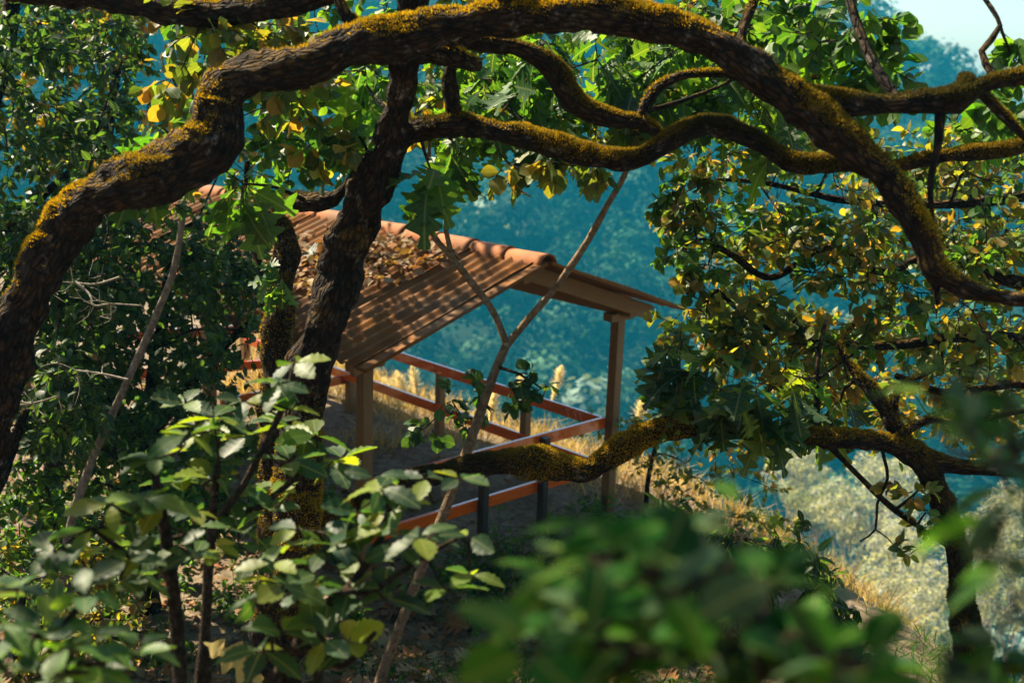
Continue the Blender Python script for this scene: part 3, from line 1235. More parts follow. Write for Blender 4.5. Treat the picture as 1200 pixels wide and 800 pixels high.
line_clusters(B, [(rb.uniform(220, 470), rb.uniform(-10, 190), rb.uniform(7.4, 9.0), rb.uniform(26, 40)) for i in range(44)],
              ntw=6, nleaf=7, shape='round', size=.085, pal='green', droop=.5)
line_clusters(B, [(rb.uniform(500, 960), rb.uniform(-10, 190), rb.uniform(7.6, 9.4), rb.uniform(26, 40)) for i in range(60)],
              ntw=7, nleaf=8, shape='ovate', size=.070, pal='gold', droop=.4)
line_clusters(B, [(600, 195, 6.7, 30), (650, 190, 6.6, 32), (700, 195, 6.6, 30), (630, 170, 6.9, 35), (740, 160, 6.9, 30), (540, 120, 7.0, 38), (470, 140, 7.2, 30)],
              ntw=5, nleaf=5, shape='round', size=.10, pal='oak', droop=.5)
B.build('forked_oak_tree', 'mossy oak with leaning trunk and level forked limb in front of the roof', 'tree', P(332, 720, 6.9) * [1, 1, 0] + [0, 0, .6], moss_n=80000)

# short broken mossy trunk with a few lobed leaves
C = Plant(303)
C.scale = .9
C.limb([(318, 640, 7.6, 17), (320, 520, 7.6, 17), (322, 400, 7.6, 18), (326, 330, 7.6, 16), (330, 275, 7.6, 15), (318, 256, 7.6, 12), (306, 250, 7.6, 8)], 12, .35, True)
C.limb([(322, 340, 7.6, 6), (300, 300, 7.65, 5), (285, 250, 7.7, 4), (290, 190, 7.75, 3)], 7, .2, moss=False)
line_clusters(C, [(330, 330, 7.4, 18), (290, 200, 7.8, 22)], ntw=4, nleaf=4, shape='lobed', size=.14, pal='green', droop=.6)
C.build('broken_mossy_trunk', 'short broken mossy trunk beside the leaning oak, in front of the roof', 'tree', P(318, 640, 7.6) * [1, 1, 0], moss_n=9000)

# right-hand oak: mossy limb crossing low in front of the railing
D = Plant(404)
D.scale = .72
D.limb([(1150, 860, 7.0, 25), (1132, 740, 7.0, 22), (1120, 650, 7.0, 21), (1106, 585, 7.0, 20), (1080, 540, 7.0, 20), (1035, 520, 7.0, 16), (950, 512, 7.05, 15), (865, 506, 7.1, 15), (800, 502, 7.15, 17),
        (745, 518, 7.2, 18), (695, 544, 7.25, 20), (640, 545, 7.3, 20), (565, 547, 7.35, 20), (505, 560, 7.4, 17), (445, 580, 7.45, 15), (390, 602, 7.5, 12), (340, 622, 7.5, 9)], 24, .36, True, step=.03)
D.limb([(1082, 540, 7.0, 17), (1140, 548, 6.95, 14), (1220, 556, 6.9, 12)], 12, .3)
D.limb([(1066, 530, 7.0, 14), (1042, 485, 7.05, 13), (1018, 450, 7.1, 11), (1000, 432, 7.15, 8), (985, 405, 7.2, 5), (1000, 380, 7.3, 4)], 11, .4)
D.limb([(1050, 515, 7.0, 9), (1085, 492, 7.0, 7), (1130, 494, 7.0, 6), (1210, 480, 7.0, 4)], 8, .3)
D.limb([(1052, 500, 7.05, 8), (1048, 470, 7.05, 7), (1060, 450, 7.1, 5), (1100, 430, 7.2, 3)], 8, .3)
D.limb([(958, 512, 7.05, 5), (957, 440, 7.05, 4.5), (962, 400, 7.1, 4), (968, 375, 7.1, 3)], 6, .15, moss=False)
D.limb([(957, 445, 7.05, 3), (975, 432, 7.0, 2.5), (1000, 415, 7.0, 2)], 5, .1, moss=False)
D.limb([(965, 515, 7.05, 5), (1005, 556, 7.0, 5), (1040, 590, 6.95, 5), (1075, 616, 6.95, 4), (1112, 640, 6.98, 5)], 7, .2, moss=False)
D.limb([(1034, 528, 7.0, 3), (1040, 560, 6.9, 2.6), (1028, 590, 6.9, 2.2), (1026, 620, 6.9, 2), (1008, 634, 6.9, 1.2)], 5, .1, moss=False)
D.limb([(1026, 620, 6.9, 1.5), (1040, 630, 6.9, 1), (1048, 640, 6.9, .8)], 5, .1, moss=False)
line_clusters(D, [(1075, 575, 6.9, 22), (1085, 600, 6.9, 18), (1055, 645, 6.9, 16), (1048, 565, 6.9, 14), (1080, 625, 6.9, 14)],
              ntw=4, nleaf=5, shape='ovate', size=.075, pal='gold')
line_clusters(D, [(880, 450, 6.9, 34), (930, 440, 6.9, 34), (860, 480, 6.9, 28), (985, 470, 7.3, 30), (820, 440, 7.1, 34), (790, 440, 7.2, 30), (800, 400, 7.3, 34), (900, 480, 7.0, 24)],
              ntw=4, nleaf=4, shape='lobed', size=.24, pal='bluish', droop=.7)
D.build('low_limbed_oak_tree', 'oak with mossy limb stretching level in front of the orange railing', 'tree', P(1150, 860, 7.0) * [1, 1, 0] + [0, 0, .9], moss_n=80000)

# leafy tree that fills the right side behind the limbs
R = Plant(505)
R.limb([(1330, 760, 9.5, 22), (1320, 600, 9.5, 20), (1300, 450, 9.4, 18), (1270, 330, 9.3, 15), (1250, 220, 9.2, 12), (1230, 100, 9.2, 9), (1210, -40, 9.2, 7)], 10, .2, True, moss=False)
R.limb([(1275, 350, 9.3, 10), (1190, 330, 9.2, 8), (1100, 300, 9.1, 7), (1030, 318, 9.0, 6), (970, 290, 8.9, 5), (905, 325, 8.8, 4), (860, 300, 8.7, 4), (825, 280, 8.6, 3)], 8, .2, moss=False)
R.limb([(1290, 420, 9.4, 10), (1200, 400, 9.2, 8), (1120, 395, 9.0, 7), (1040, 405, 8.9, 6), (960, 400, 8.8, 4), (890, 380, 8.7, 3), (840, 340, 8.6, 3)], 8, .2, moss=False)
R.limb([(1250, 220, 9.2, 9), (1160, 235, 9.1, 6), (1080, 240, 9.0, 5), (990, 235, 8.9, 4), (900, 215, 8.8, 3), (840, 210, 8.7, 2)], 7, .2, moss=False)
R.limb([(1295, 470, 9.4, 8), (1200, 450, 9.3, 6), (1110, 460, 9.2, 5), (1050, 440, 9.1, 4)], 7, .2, moss=False)
spots = []
rr_ = np.random.default_rng(77)
for i in range(105):
    px, py = rr_.uniform(790, 1220), rr_.uniform(150, 470)
    if px < 860 and (py < 215 or py > 420):
        continue
    spots.append((px, py, rr_.uniform(8.2, 9.8), rr_.uniform(28, 46)))
spots += [(790, 225, 8.6, 26), (785, 250, 8.6, 26), (800, 280, 8.6, 30), (815, 210, 8.6, 28), (840, 250, 8.7, 36), (800, 340, 8.7, 26), (830, 380, 8.8, 36), (870, 400, 8.8, 36), (830, 310, 8.6, 30)]
for k, sp in enumerate(spots):
    line_clusters(R, [sp], ntw=7, nleaf=7, shape=('round', 'ovate')[k % 2], size=.088, pal=('oak', 'gold', 'oak', 'green')[k % 4], droop=.2)
line_clusters(R, [(1000 + 40 * (i % 6) + rr_.uniform(-20, 20), 380 + 32 * (i // 6) + rr_.uniform(-15, 15), rr_.uniform(9.6, 11), 40) for i in range(24)] + [(rr_.uniform(840, 1220), rr_.uniform(130, 500), rr_.uniform(9.6, 11.5), 42) for i in range(46)],
              ntw=7, nleaf=8, shape='ovate', size=.085, pal='gold', droop=.2)
line_clusters(R, [(rr_.uniform(820, 1220), rr_.uniform(180, 520), rr_.uniform(8.0, 8.8), rr_.uniform(50, 80)) for i in range(26)],
              ntw=5, nleaf=2, shape='ovate', size=.08, pal='gold', droop=.1)
R.build('leafy_oak_tree', 'leafy tree with green and yellow round leaves filling the right side above the low limb', 'tree', P(1330, 760, 9.5) * [1, 1, 0])

# ------------------------------------------------------------------ slender trees
Y = Plant(707)
Y.scale = .66
Y.limb([(440, 815, 8.0, 11), (462, 750, 8.0, 10), (492, 672, 8.05, 9.5), (530, 575, 8.1, 9), (560, 492, 8.15, 9), (578, 440, 8.2, 8.5), (594, 402, 8.2, 8)], 10, .12, True, moss=False)
Y.limb([(594, 404, 8.2, 7), (578, 365, 8.22, 6), (552, 330, 8.25, 6), (528, 300, 8.3, 5.5), (508, 275, 8.35, 5), (500, 240, 8.35, 4), (503, 165, 8.3, 3.5), (500, 60, 8.2, 3)], 8, .12, moss=False)
Y.limb([(530, 302, 8.3, 5), (522, 262, 8.35, 4.5), (524, 210, 8.35, 4), (530, 160, 8.3, 3.5), (540, 60, 8.25, 3)], 8, .12, moss=False)
Y.limb([(594, 404, 8.2, 7), (618, 375, 8.15, 6.5), (650, 338, 8.1, 6), (685, 288, 8.05, 6), (712, 240, 8.0, 5.5), (735, 198, 7.95, 5), (760, 120, 7.9, 4)], 8, .12, moss=False)
line_clusters(Y, [(635, 455, 8.15, 24), (560, 455, 8.2, 20), (545, 490, 8.2, 26), (530, 470, 8.1, 24), (500, 500, 8.1, 22), (605, 470, 8.2, 18), (620, 440, 8.1, 16), (490, 250, 8.3, 14)],
              ntw=4, nleaf=5, shape='round', size=.085, pal='dark', droop=.3)
Y.build('forked_sapling', 'slender pale sapling forking into a wide letter Y in front of the railing', 'tree', P(440, 815, 8.0) * [1, 1, 0], 'bark_pale')

F_ = Plant(808)
F_.scale = .66
F_.limb([(78, 640, 8.4, 8), (100, 560, 8.4, 8), (120, 510, 8.4, 7.5), (152, 440, 8.4, 7), (185, 365, 8.4, 6.5), (205, 310, 8.4, 6), (215, 245, 8.4, 5), (222, 180, 8.4, 4), (226, 60, 8.4, 3)], 9, .12, True, moss=False)
line_clusters(F_, [(205, 240, 8.3, 20), (225, 120, 8.3, 24)], ntw=4, nleaf=5, shape='ovate', size=.08, pal='green')
F_.build('bent_slender_trunk', 'thin pale bent trunk rising through the dark bushes', 'tree', P(78, 640, 8.4) * [1, 1, 0], 'liana')


def bare_twig(spec, label):
    p = Plant(int(spec[0][0] * 7 + spec[0][1]))
    pts = [(x, y, d, 1.7 - .9 * i / len(spec)) for i, (x, y, d) in enumerate(spec)]
    p.limb(pts, 5, 0, moss=False, step=.03)
    base = np.array([P(*q) for q in spec])
    r = p.r
    for k in range(5):
        t = r.integers(1, len(base))
        q = base[t]
        L = r.uniform(.10, .24)
        d = norm(base[t] - base[t - 1] + r.normal(size=3) * .7)
        m1 = q + d * L * .5 + r.normal(size=3) * .02
        m2 = m1 + norm(d + r.normal(size=3) * .5) * L * .5
        p.path(np.array([q, m1, m2]), [.004, .003, .0015], 4, twig=False, step=.03)
        p.path(np.array([m1, m1 + norm(d + r.normal(size=3) * .9) * L * .35, m1 + norm(d + r.normal(size=3) * .9) * L * .5]), [.003, .002, .0012], 4, twig=False, step=.03)
    p.build('dead_branch', label, 'branch', P(*spec[0]), 'bark_dry', group='dead branches', trunk='stem')


bare_twig([(88, 330, 7.6), (105, 345, 7.55), (110, 358, 7.5), (130, 356, 7.5), (166, 358, 7.5)], 'bare pale branch sticking out beside the thick leaning limb')
bare_twig([(140, 325, 7.7), (112, 333, 7.6), (86, 331, 7.6)], 'short bare pale branch above the forked dead twig')
bare_twig([(16, 475, 7.4), (40, 472, 7.4), (68, 464, 7.4)], 'bare pale twig low in front of the dark bushes')
bare_twig([(150, 445, 7.9), (120, 438, 7.9), (90, 434, 7.9)], 'bare grey twig crossing behind the bent slender trunk')

# ------------------------------------------------------------------ dark leafy trees on the left bank
def bank_tree(seed, trunk, clouds, label, size, pal, shape='ovate', ntw=8, nleaf=9, singles=300, extra=(), over=()):
    t = Plant(seed)
    t.limb(trunk, 10, .2, True, moss=False)
    for e in extra:
        t.limb(e, 7, .2, moss=False)
    r = t.r
    for (x0, x1, y0, y1, d0, d1, n, rp) in clouds:
        for i in range(n):
            d = r.uniform(d0, d1)
            c = P(r.uniform(x0, x1), r.uniform(y0, y1), d)
            if c[2] < gz(c[0], c[1]) + .2:
                continue
            t.cluster(c, rp / FPX * d * r.uniform(.7, 1.3), ntw, nleaf, shape, size, pal, cr=.01, droop=.3)
    for (a, b, n, rad, sz) in over:  # unseen limb and leaves added between sun and roof for dappled shade
        pp = np.array([P(-280, -260, 13), P(0, -240, 13.1), P(180, -230, 13.4), P(330, -240, 13.8)])
        t.path(pp, [.11, .08, .05, .03], 8, twig=False)
        for i in range(n):
            t.cluster(r.uniform(a, b), rad, 7, 7, shape, sz, pal, cr=.01, droop=.3)
    return t.build('bushy_tree', label, 'tree', P(*trunk[0][:3]) * [1, 1, 0], group='dense trees on the left bank', singles=singles)


bank_tree(911, [(-140, 640, 10.5, 20), (-120, 450, 10.5, 18), (-60, 250, 10.3, 15), (0, 80, 10.2, 11), (30, -120, 10.2, 8)],
          [(-120, 150, 20, 330, 8.8, 11, 66, 50), (-140, 110, -260, 60, 9, 11.5, 24, 60)],
          'tall tree with small dark glossy leaves at the left edge above the leaning limb', .085, 'dark',
          extra=[[(-100, 400, 10.5, 9), (-20, 300, 10.2, 7), (60, 220, 10, 5), (110, 180, 9.8, 3)]])
bank_tree(912, [(60, 620, 12.5, 12), (70, 480, 12.5, 11), (95, 330, 12.4, 9), (120, 200, 12.3, 7), (140, 60, 12.2, 5)],
          [(10, 290, -10, 220, 11, 13, 60, 42), (60, 220, -160, 20, 11, 13, 10, 60)],
          'tree with small yellow green leaves glowing behind the arching limb', .105, 'gold', ntw=6, nleaf=8,
          extra=[[(85, 380, 12.4, 6), (160, 300, 12.0, 5), (230, 260, 11.6, 3)]])
bank_tree(913, [(170, 640, 11.2, 13), (165, 560, 11.2, 12), (175, 470, 11.1, 9), (190, 380, 11, 7), (200, 300, 10.9, 5)],
          [(40, 300, 250, 420, 9.0, 11.6, 62, 42), (20, 290, 400, 520, 9.4, 11.8, 44, 40), (240, 300, 300, 380, 9.6, 10.6, 7, 30)],
          'dark green bush with dense small leaves between the bent slender trunk and the roof', .080, 'dark',
          extra=[[(170, 520, 11.1, 8), (110, 440, 10.8, 6), (60, 380, 10.4, 4)], [(170, 520, 11.1, 8), (240, 430, 10.8, 6), (290, 380, 10.3, 4)]])
bank_tree(914, [(-60, 720, 9.2, 12), (-40, 640, 9.2, 11), (0, 560, 9.2, 8), (30, 480, 9.1, 5)],
          [(-60, 120, 400, 540, 8.2, 10.5, 22, 42), (-40, 100, 330, 430, 8.6, 10.2, 12, 40)],
          'low bush with dark leaves under the thick leaning limb', .080, 'dark')
bank_tree(916, [(130, 690, 9.6, 6), (135, 650, 9.6, 5), (140, 600, 9.6, 4), (150, 560, 9.6, 3)],
          [(20, 330, 500, 640, 8.8, 11.0, 46, 34), (-20, 150, 600, 690, 8.4, 9.6, 16, 32)],
          'spreading low shrub with small green leaves covering the slope beside the leaning oak', .075, 'green', singles=200)
bank_tree(917, [(20, 760, 7.8, 5), (24, 720, 7.8, 4), (30, 680, 7.8, 3)],
          [(-40, 170, 640, 770, 7.2, 8.4, 20, 34)],
          'low shrub with olive leaves at the foot of the thick leaning limb', .07, 'oak', singles=200)
bank_tree(915, [(-420, 500, 13, 26), (-380, 200, 13, 22), (-330, -60, 13, 18), (-280, -260, 13, 14)],
          [(-420, -140, -520, -60, 11.5, 14.5, 16, 70), (-200, 20, -560, -230, 11.5, 14.5, 5, 60)],
          'unseen tall tree with a limb added over the roof to dapple it with shade', .13, 'green', ntw=6, nleaf=8, singles=60, over=[((-4.8, 12.2, 6.7), (-1.4, 15.8, 8.6), 36, .55, .12)])

# ------------------------------------------------------------------ foreground saplings (left, in front of everything)
def sapling(seed, stems, whorls, size, pal, label, name='oak_sapling', shape='tooth', bark='twig', cat='sapling'):
    t = Plant(seed)
    r = t.r
    k_ = 1.35 if name == 'oak_sapling' else 1.0
    stems = [[(a, b, d * k_, q) for a, b, d, q in s_] for s_ in stems]
    whorls = [(a, b, d * k_, n, z) for a, b, d, n, z in whorls]
    size *= k_
    if name == 'oak_sapling':
        size *= .74
        whorls = whorls + [(a + r.normal() * 26, b + 14 + r.normal() * 24, d * r.uniform(.95, 1.08), n, z) for a, b, d, n, z in whorls if r.random() < .85]
    for s_ in stems:
        t.limb(s_, 8, .1, True, moss=False, step=.03)
    for px, py, d, n, sz in whorls:
        c = P(px, py, d)
        q, qr = t.nearest(c)
        m_ = (q + c) / 2 + r.normal(size=3) * .02 - np.array([0, 0, .02])
        t.path(np.array([q, m_, c]), [.006, .0045, .003], 6, step=.03)
        n = max(3, n - 1)
        a0 = r.uniform(0, 6.28)
        an = a0 + np.arange(n) * 6.2832 / n + r.normal(size=n) * .3
        el = r.uniform(-.35, .55, n)
        dr = np.stack([np.cos(an) * np.cos(el), np.sin(an) * np.cos(el), np.sin(el)], -1)
        nr = np.array([0, 0, 1.0]) - dr * el[:, None] * .5 + r.normal(size=(n, 3)) * .3
        t.l.add(shape, c + dr * .012, dr, nr, size * sz * r.uniform(.75, 1.2, n), tints(pal, n, r), r)
    return t.build(name, label, cat, P(*stems[0][0][:3]) * [1, 1, 0] + [0, 0, 2], bark, bark, group='foreground saplings', minpx=6, mats=('near', 'near_o') if name == 'near_branch' else ('leaf', 'leaf_o'))


sapling(21, [[(212, 830, 3.0, 9), (206, 720, 3.0, 8.5), (196, 640, 3.0, 8), (188, 590, 3.0, 7), (178, 535, 3.0, 5)],
             [(202, 690, 3.0, 5), (150, 650, 2.9, 4), (110, 620, 2.85, 3)]],
        [(180, 538, 3.0, 6, 1.0), (190, 590, 2.95, 6, 1.1), (130, 590, 2.85, 6, 1.0), (150, 610, 2.9, 5, 1.1), (110, 620, 2.85, 5, 1.0), (60, 650, 2.8, 5, 1.0), (90, 660, 2.8, 5, 1.0),
         (225, 600, 3.1, 6, .9), (140, 680, 2.8, 5, 1.1), (210, 640, 3.0, 5, 1.0)],
        .105, 'bluish', 'young oak with bright toothed leaves on a dark upright stem in the left foreground')
sapling(22, [[(232, 840, 3.5, 7), (240, 740, 3.5, 6.5), (245, 660, 3.5, 6), (250, 600, 3.5, 5), (255, 545, 3.5, 4)],
             [(245, 650, 3.5, 5), (290, 560, 3.4, 4), (330, 480, 3.4, 4), (345, 430, 3.4, 3)],
             [(247, 640, 3.5, 4), (310, 590, 3.5, 4), (370, 540, 3.5, 3)]],
        [(250, 490, 3.5, 6, 1.0), (285, 470, 3.4, 6, 1.0), (345, 425, 3.4, 6, 1.1), (320, 450, 3.4, 5, 1.0), (370, 510, 3.5, 5, 1.1), (290, 510, 3.5, 6, 1.1), (230, 500, 3.5, 5, 1.1),
         (340, 540, 3.4, 6, 1.1), (280, 620, 3.4, 5, 1.3), (250, 560, 3.5, 5, 1.0), (390, 540, 3.5, 5, 1.0), (300, 650, 3.4, 5, 1.1), (340, 480, 3.3, 5, 1.0), (250, 640, 3.5, 5, 1.0)],
        .115, 'bluish', 'young oak with broad soft green leaves in front of the leaning trunk')
sapling(23, [[(300, 860, 2.9, 8), (330, 780, 2.9, 7), (380, 720, 2.9, 6), (430, 660, 2.95, 5), (460, 600, 3.0, 4)],
             [(380, 720, 2.9, 5), (440, 690, 2.9, 4), (500, 650, 2.9, 3), (540, 628, 2.9, 2.5)],
             [(340, 770, 2.9, 5), (400, 780, 2.9, 4), (440, 740, 2.9, 3)]],
        [(440, 560, 3.0, 6, 1.1), (470, 590, 3.0, 6, 1.0), (420, 600, 3.0, 6, 1.1), (500, 560, 3.0, 5, .9), (395, 640, 2.9, 5, 1.1), (500, 630, 2.9, 5, 1.0), (550, 628, 2.9, 4, .9),
         (450, 700, 2.9, 5, 1.2), (360, 690, 2.9, 6, 1.1), (410, 690, 2.9, 5, 1.1), (330, 740, 2.8, 6, 1.1), (300, 700, 2.8, 5, 1.1), (380, 750, 2.8, 5, 1.0), (350, 620, 3.0, 5, 1.1),
         (470, 640, 2.9, 5, 1.0), (320, 660, 2.9, 5, 1.0)],
        .105, 'bluish', 'young oak with dull blue green leaves below the low mossy limb')
sapling(24, [[(40, 860, 2.3, 7), (50, 790, 2.3, 6), (70, 740, 2.3, 5), (100, 700, 2.3, 4)], [(50, 790, 2.3, 5), (110, 780, 2.3, 4), (150, 760, 2.3, 3)], [(50, 795, 2.3, 4), (10, 740, 2.3, 3)]],
        [(45, 745, 2.3, 6, 1.0), (110, 755, 2.3, 6, 1.0), (20, 690, 2.4, 5, 1.0), (100, 700, 2.3, 5, .9), (160, 765, 2.3, 5, .9), (-10, 760, 2.3, 6, 1.0), (60, 790, 2.2, 5, 1.0), (10, 790, 2.2, 5, 1)],
        .105, 'green', 'low leafy sprig with upright dark green leaves in the bottom left corner')

# out of focus leaves close to the lens on the right
def near_spray(seed, stem, whorls, size, pal, label):
    return sapling(seed, [stem] if not isinstance(stem[0], list) else stem, whorls, size, pal, label, 'near_branch', 'tooth' if seed == 32 else 'ovate_near', 'twig', 'branch')


rn = np.random.default_rng(99)


def spots_in(n, x0, x1, y0, y1, d0, d1, keep=lambda x, y: True):
    out = []
    while len(out) < n:
        x, y = rn.uniform(x0, x1), rn.uniform(y0, y1)
        if keep(x, y):
            out.append((x, y, rn.uniform(d0, d1), int(rn.integers(3, 6)), rn.uniform(.75, 1.15)))
    return out


near_spray(31, [[(640, 900, 1.7, 6), (680, 800, 1.7, 5), (720, 700, 1.7, 4), (750, 620, 1.7, 3), (740, 560, 1.7, 2.5)], [(690, 780, 1.7, 4), (640, 720, 1.7, 3), (600, 690, 1.7, 2)],
                [(720, 700, 1.7, 4), (800, 640, 1.65, 3), (850, 600, 1.6, 2)]],
           spots_in(18, 570, 900, 560, 800, 1.45, 1.9, lambda x, y: y > 800 - (x - 470) * .9 + 20 * rn.normal()), .095, 'near', 'loose spray of smooth green leaves low in front of the mossy limb')
near_spray(32, [[(900, 900, 1.5, 6), (890, 800, 1.5, 5), (880, 720, 1.5, 4), (860, 660, 1.5, 3)], [(890, 800, 1.5, 5), (960, 770, 1.5, 4), (1020, 750, 1.5, 3)], [(890, 780, 1.5, 4), (800, 770, 1.55, 3), (740, 760, 1.6, 2)]],
           spots_in(26, 620, 1100, 640, 810, 1.3, 1.8, lambda x, y: not (930 < x < 1110 and y < 745)), .09, 'near', 'dense mass of toothed green leaves low in front of the valley slope')
near_spray(33, [[(1260, 860, 1.4, 7), (1230, 700, 1.4, 6), (1200, 560, 1.4, 4), (1180, 460, 1.4, 3)], [(1225, 680, 1.4, 4), (1160, 620, 1.4, 3), (1110, 580, 1.4, 2)], [(1230, 720, 1.4, 4), (1170, 740, 1.35, 3), (1110, 760, 1.35, 2)]],
           spots_in(20, 1080, 1215, 430, 800, 1.25, 1.8, lambda x, y: (y < 610 or y > 730 or x > 1170) and (x > 1130 or y > 700 or rn.random() < .4)), .09, 'near', 'upright branch of smooth green leaves in front of the low limbed oak trunk')

# ------------------------------------------------------------------ sunlit trees down the valley side
def slope_tree(seed, px, py, d, rad, pal, label):
    t = Plant(seed)
    r = t.r
    c = P(px, py, d)
    g = float(gz(c[0], c[1]))
    base = np.array([c[0], c[1], g - .3])
    top = c + np.array([0, 0, rad * .3])
    pts = np.array([base, base + (top - base) * .4 + r.normal(size=3) * .3, base + (top - base) * .75 + r.normal(size=3) * .3, top])
    t.path(pts, np.array([.22, .17, .11, .04]) * rad / 3, 7, twig=False, step=.5)
    for i in range(16):
        q = base + (top - base) * r.uniform(.45, .95)
        e = c + norm(r.normal(size=3)) * rad * r.uniform(.6, .95) * np.array([1, 1, .8])
        t.path(np.array([q, (q + e) / 2 + np.array([0, 0, .2]), e]), np.array([.06, .04, .015]) * rad / 3, 4, twig=False, step=.6)
    n = 4200
    k = 34
    cc = c + norm(r.normal(size=(k, 3))) * rad * r.uniform(.35, .95, (k, 1)) * np.array([1, 1, .75])
    j = r.integers(0, k, n)
    dd = norm(r.normal(size=(n, 3)))
    pos = cc[j] + dd * rad * .25 * r.uniform(.75, 1.05, (n, 1))
    pal = pal if seed % 3 else 'olive'
    t.l.add('small', pos, np.cross(dd, r.normal(size=(n, 3))), dd + r.normal(size=(n, 3)) * .35, rad * .07 * r.uniform(.5, 1.3, n), tints(pal, n, r), r)
    return t.build('slope_tree', label, 'tree', base, 'bark_dry', group='sunlit trees down the valley side', singles=0)


for i, (px, py, d, rad) in enumerate([(1000, 600, 62, 2.6), (1060, 640, 55, 2.4), (960, 585, 70, 2.6), (1040, 700, 46, 2.3), (1085, 690, 50, 2.3), (1000, 680, 52, 2.0), (1070, 740, 40, 1.9),
                                      (1160, 640, 50, 2.3), (1190, 700, 45, 2.2), (930, 545, 80, 3.0), (1040, 560, 75, 2.8), (1010, 740, 40, 1.8), (1180, 600, 65, 2.6)]):
    slope_tree(1000 + i, px, py, d, rad * .84, 'pale', 'pale sunlit tree seen from above on the valley slope below the low mossy limb' if (1000 + i) % 3 else 'grey olive tree among the pale trees on the valley slope')

# ------------------------------------------------------------------ grass, litter, undergrowth
def blades(name, pts, h, pal, label, cat, lean=.5, wd=.06, r=np.random.default_rng(55)):
    n = len(pts)
    d = norm(np.stack([r.normal(size=n) * lean, r.normal(size=n) * lean, np.ones(n)], -1))
    L = (h * r.uniform(.5, 1.3, n))[:, None]
    sd = norm(np.cross(d, r.normal(size=(n, 3)))) * L * wd
    mid = pts + d * L * .55
    bend = np.stack([r.normal(size=n), r.normal(size=n), -np.abs(r.normal(size=n))], -1) * L * .25
    tip = pts + d * L + bend
    v = np.stack([pts - sd * .6, pts + sd * .6, mid - sd * .5, mid + sd * .5, tip], 1).reshape(-1, 3)
    f = np.array([(0, 1, 3), (0, 3, 2), (2, 3, 4)])
    f = (f[None] + (np.arange(n) * 5)[:, None, None]).reshape(-1, 3)
    t = np.repeat(tints(pal, n, r), 5, 0)
    o = link(name, mesh_np(name, v, f, tint=t, mats=(M['grass'],)))
    return tag(o, label, cat, kind='stuff')


def scatter(n, x0, x1, y0, y1, r, keep=None):
    x, y = r.uniform(x0, x1, n), r.uniform(y0, y1, n)
    if keep is not None:
        k = keep(x, y)
        x, y = x[k], y[k]
    return np.stack([x, y, gz(x, y)], -1)


rs = np.random.default_rng(66)
tcoord = lambda x, y: (x - RP[0]) * VD[0] + (y - RP[1]) * VD[1]
ucoord = lambda x, y: -((x - RP[0]) * UD[0] + (y - RP[1]) * UD[1])
# dry grass on the rim beyond the side railing
pts = scatter(80000, -9, 6, 7, 24, rs, lambda x, y: (tcoord(x, y) > .12) & (tcoord(x, y) < 1.9) & (ucoord(x, y) > -3.2) & (ucoord(x, y) < 9) & (G3(np.stack([x, y, 0 * x], -1)) > -.5))
blades('dry_grass', pts, .34, 'straw', 'pale dry grass growing on the rim beyond the side railing', 'grass', .45, .022)
pts = scatter(20000, -6, 0, 11, 19, rs, lambda x, y: (tcoord(x, y) < .1) & (tcoord(x, y) > -1.0) & (ucoord(x, y) > 3.0) & (ucoord(x, y) < 7) & (G2(np.stack([x, y, 0 * x], -1)) > -.05))
blades('straw_grass', pts, .42, 'straw', 'golden tufts of straw grass behind the left end post', 'grass', .6, .018)
pts = scatter(42000, -4, 6, 6.5, 12.0, rs, lambda x, y: (ucoord(x, y) < -.25) & (G2(np.stack([x, y, 0 * x], -1) * 1.3) + .3 * rs.normal(size=len(x)) > .1))
blades('green_grass', pts, .16, 'green', 'short green grass in front of the shelter', 'grass', .8, .05)

LT = Leaves()


def litter(pts, shape, size, pal='brown', r=rs):
    n = len(pts)
    d = norm(np.stack([r.normal(size=n), r.normal(size=n), r.normal(size=n) * .25], -1))
    nr = np.array([0, 0, 1.0]) + r.normal(size=(n, 3)) * .35
    LT.add(shape, pts + np.array([0, 0, .015]) + np.array([0, 0, .03]) * r.random((n, 1)), d, nr, size * r.uniform(.6, 1.3, n), tints(pal, n, r), r)


litter(scatter(9000, -9, 5, 6, 12, rs, lambda x, y: (ucoord(x, y) < .2) & (x < 2.0)), 'ovate', .10)
litter(scatter(1300, -4, 5, 6, 11, rs, lambda x, y: (ucoord(x, y) < .0) & (x < 1.8)), 'lobed', .20)
litter(scatter(9000, -11, -1, 9, 18, rs, lambda x, y: tcoord(x, y) < -1.5), 'ovate', .10)
litter(scatter(1500, -8, 1, 9, 18, rs, lambda x, y: (tcoord(x, y) > -3.4) & (tcoord(x, y) < 0) & (ucoord(x, y) > .2)), 'ovate', .08)
o = link('leaf_litter', joined('leaf_litter', LT.flat(), M['litter']))
tag(o, 'brown fallen leaves covering the forest floor round the shelter', 'fallen leaves', kind='stuff')

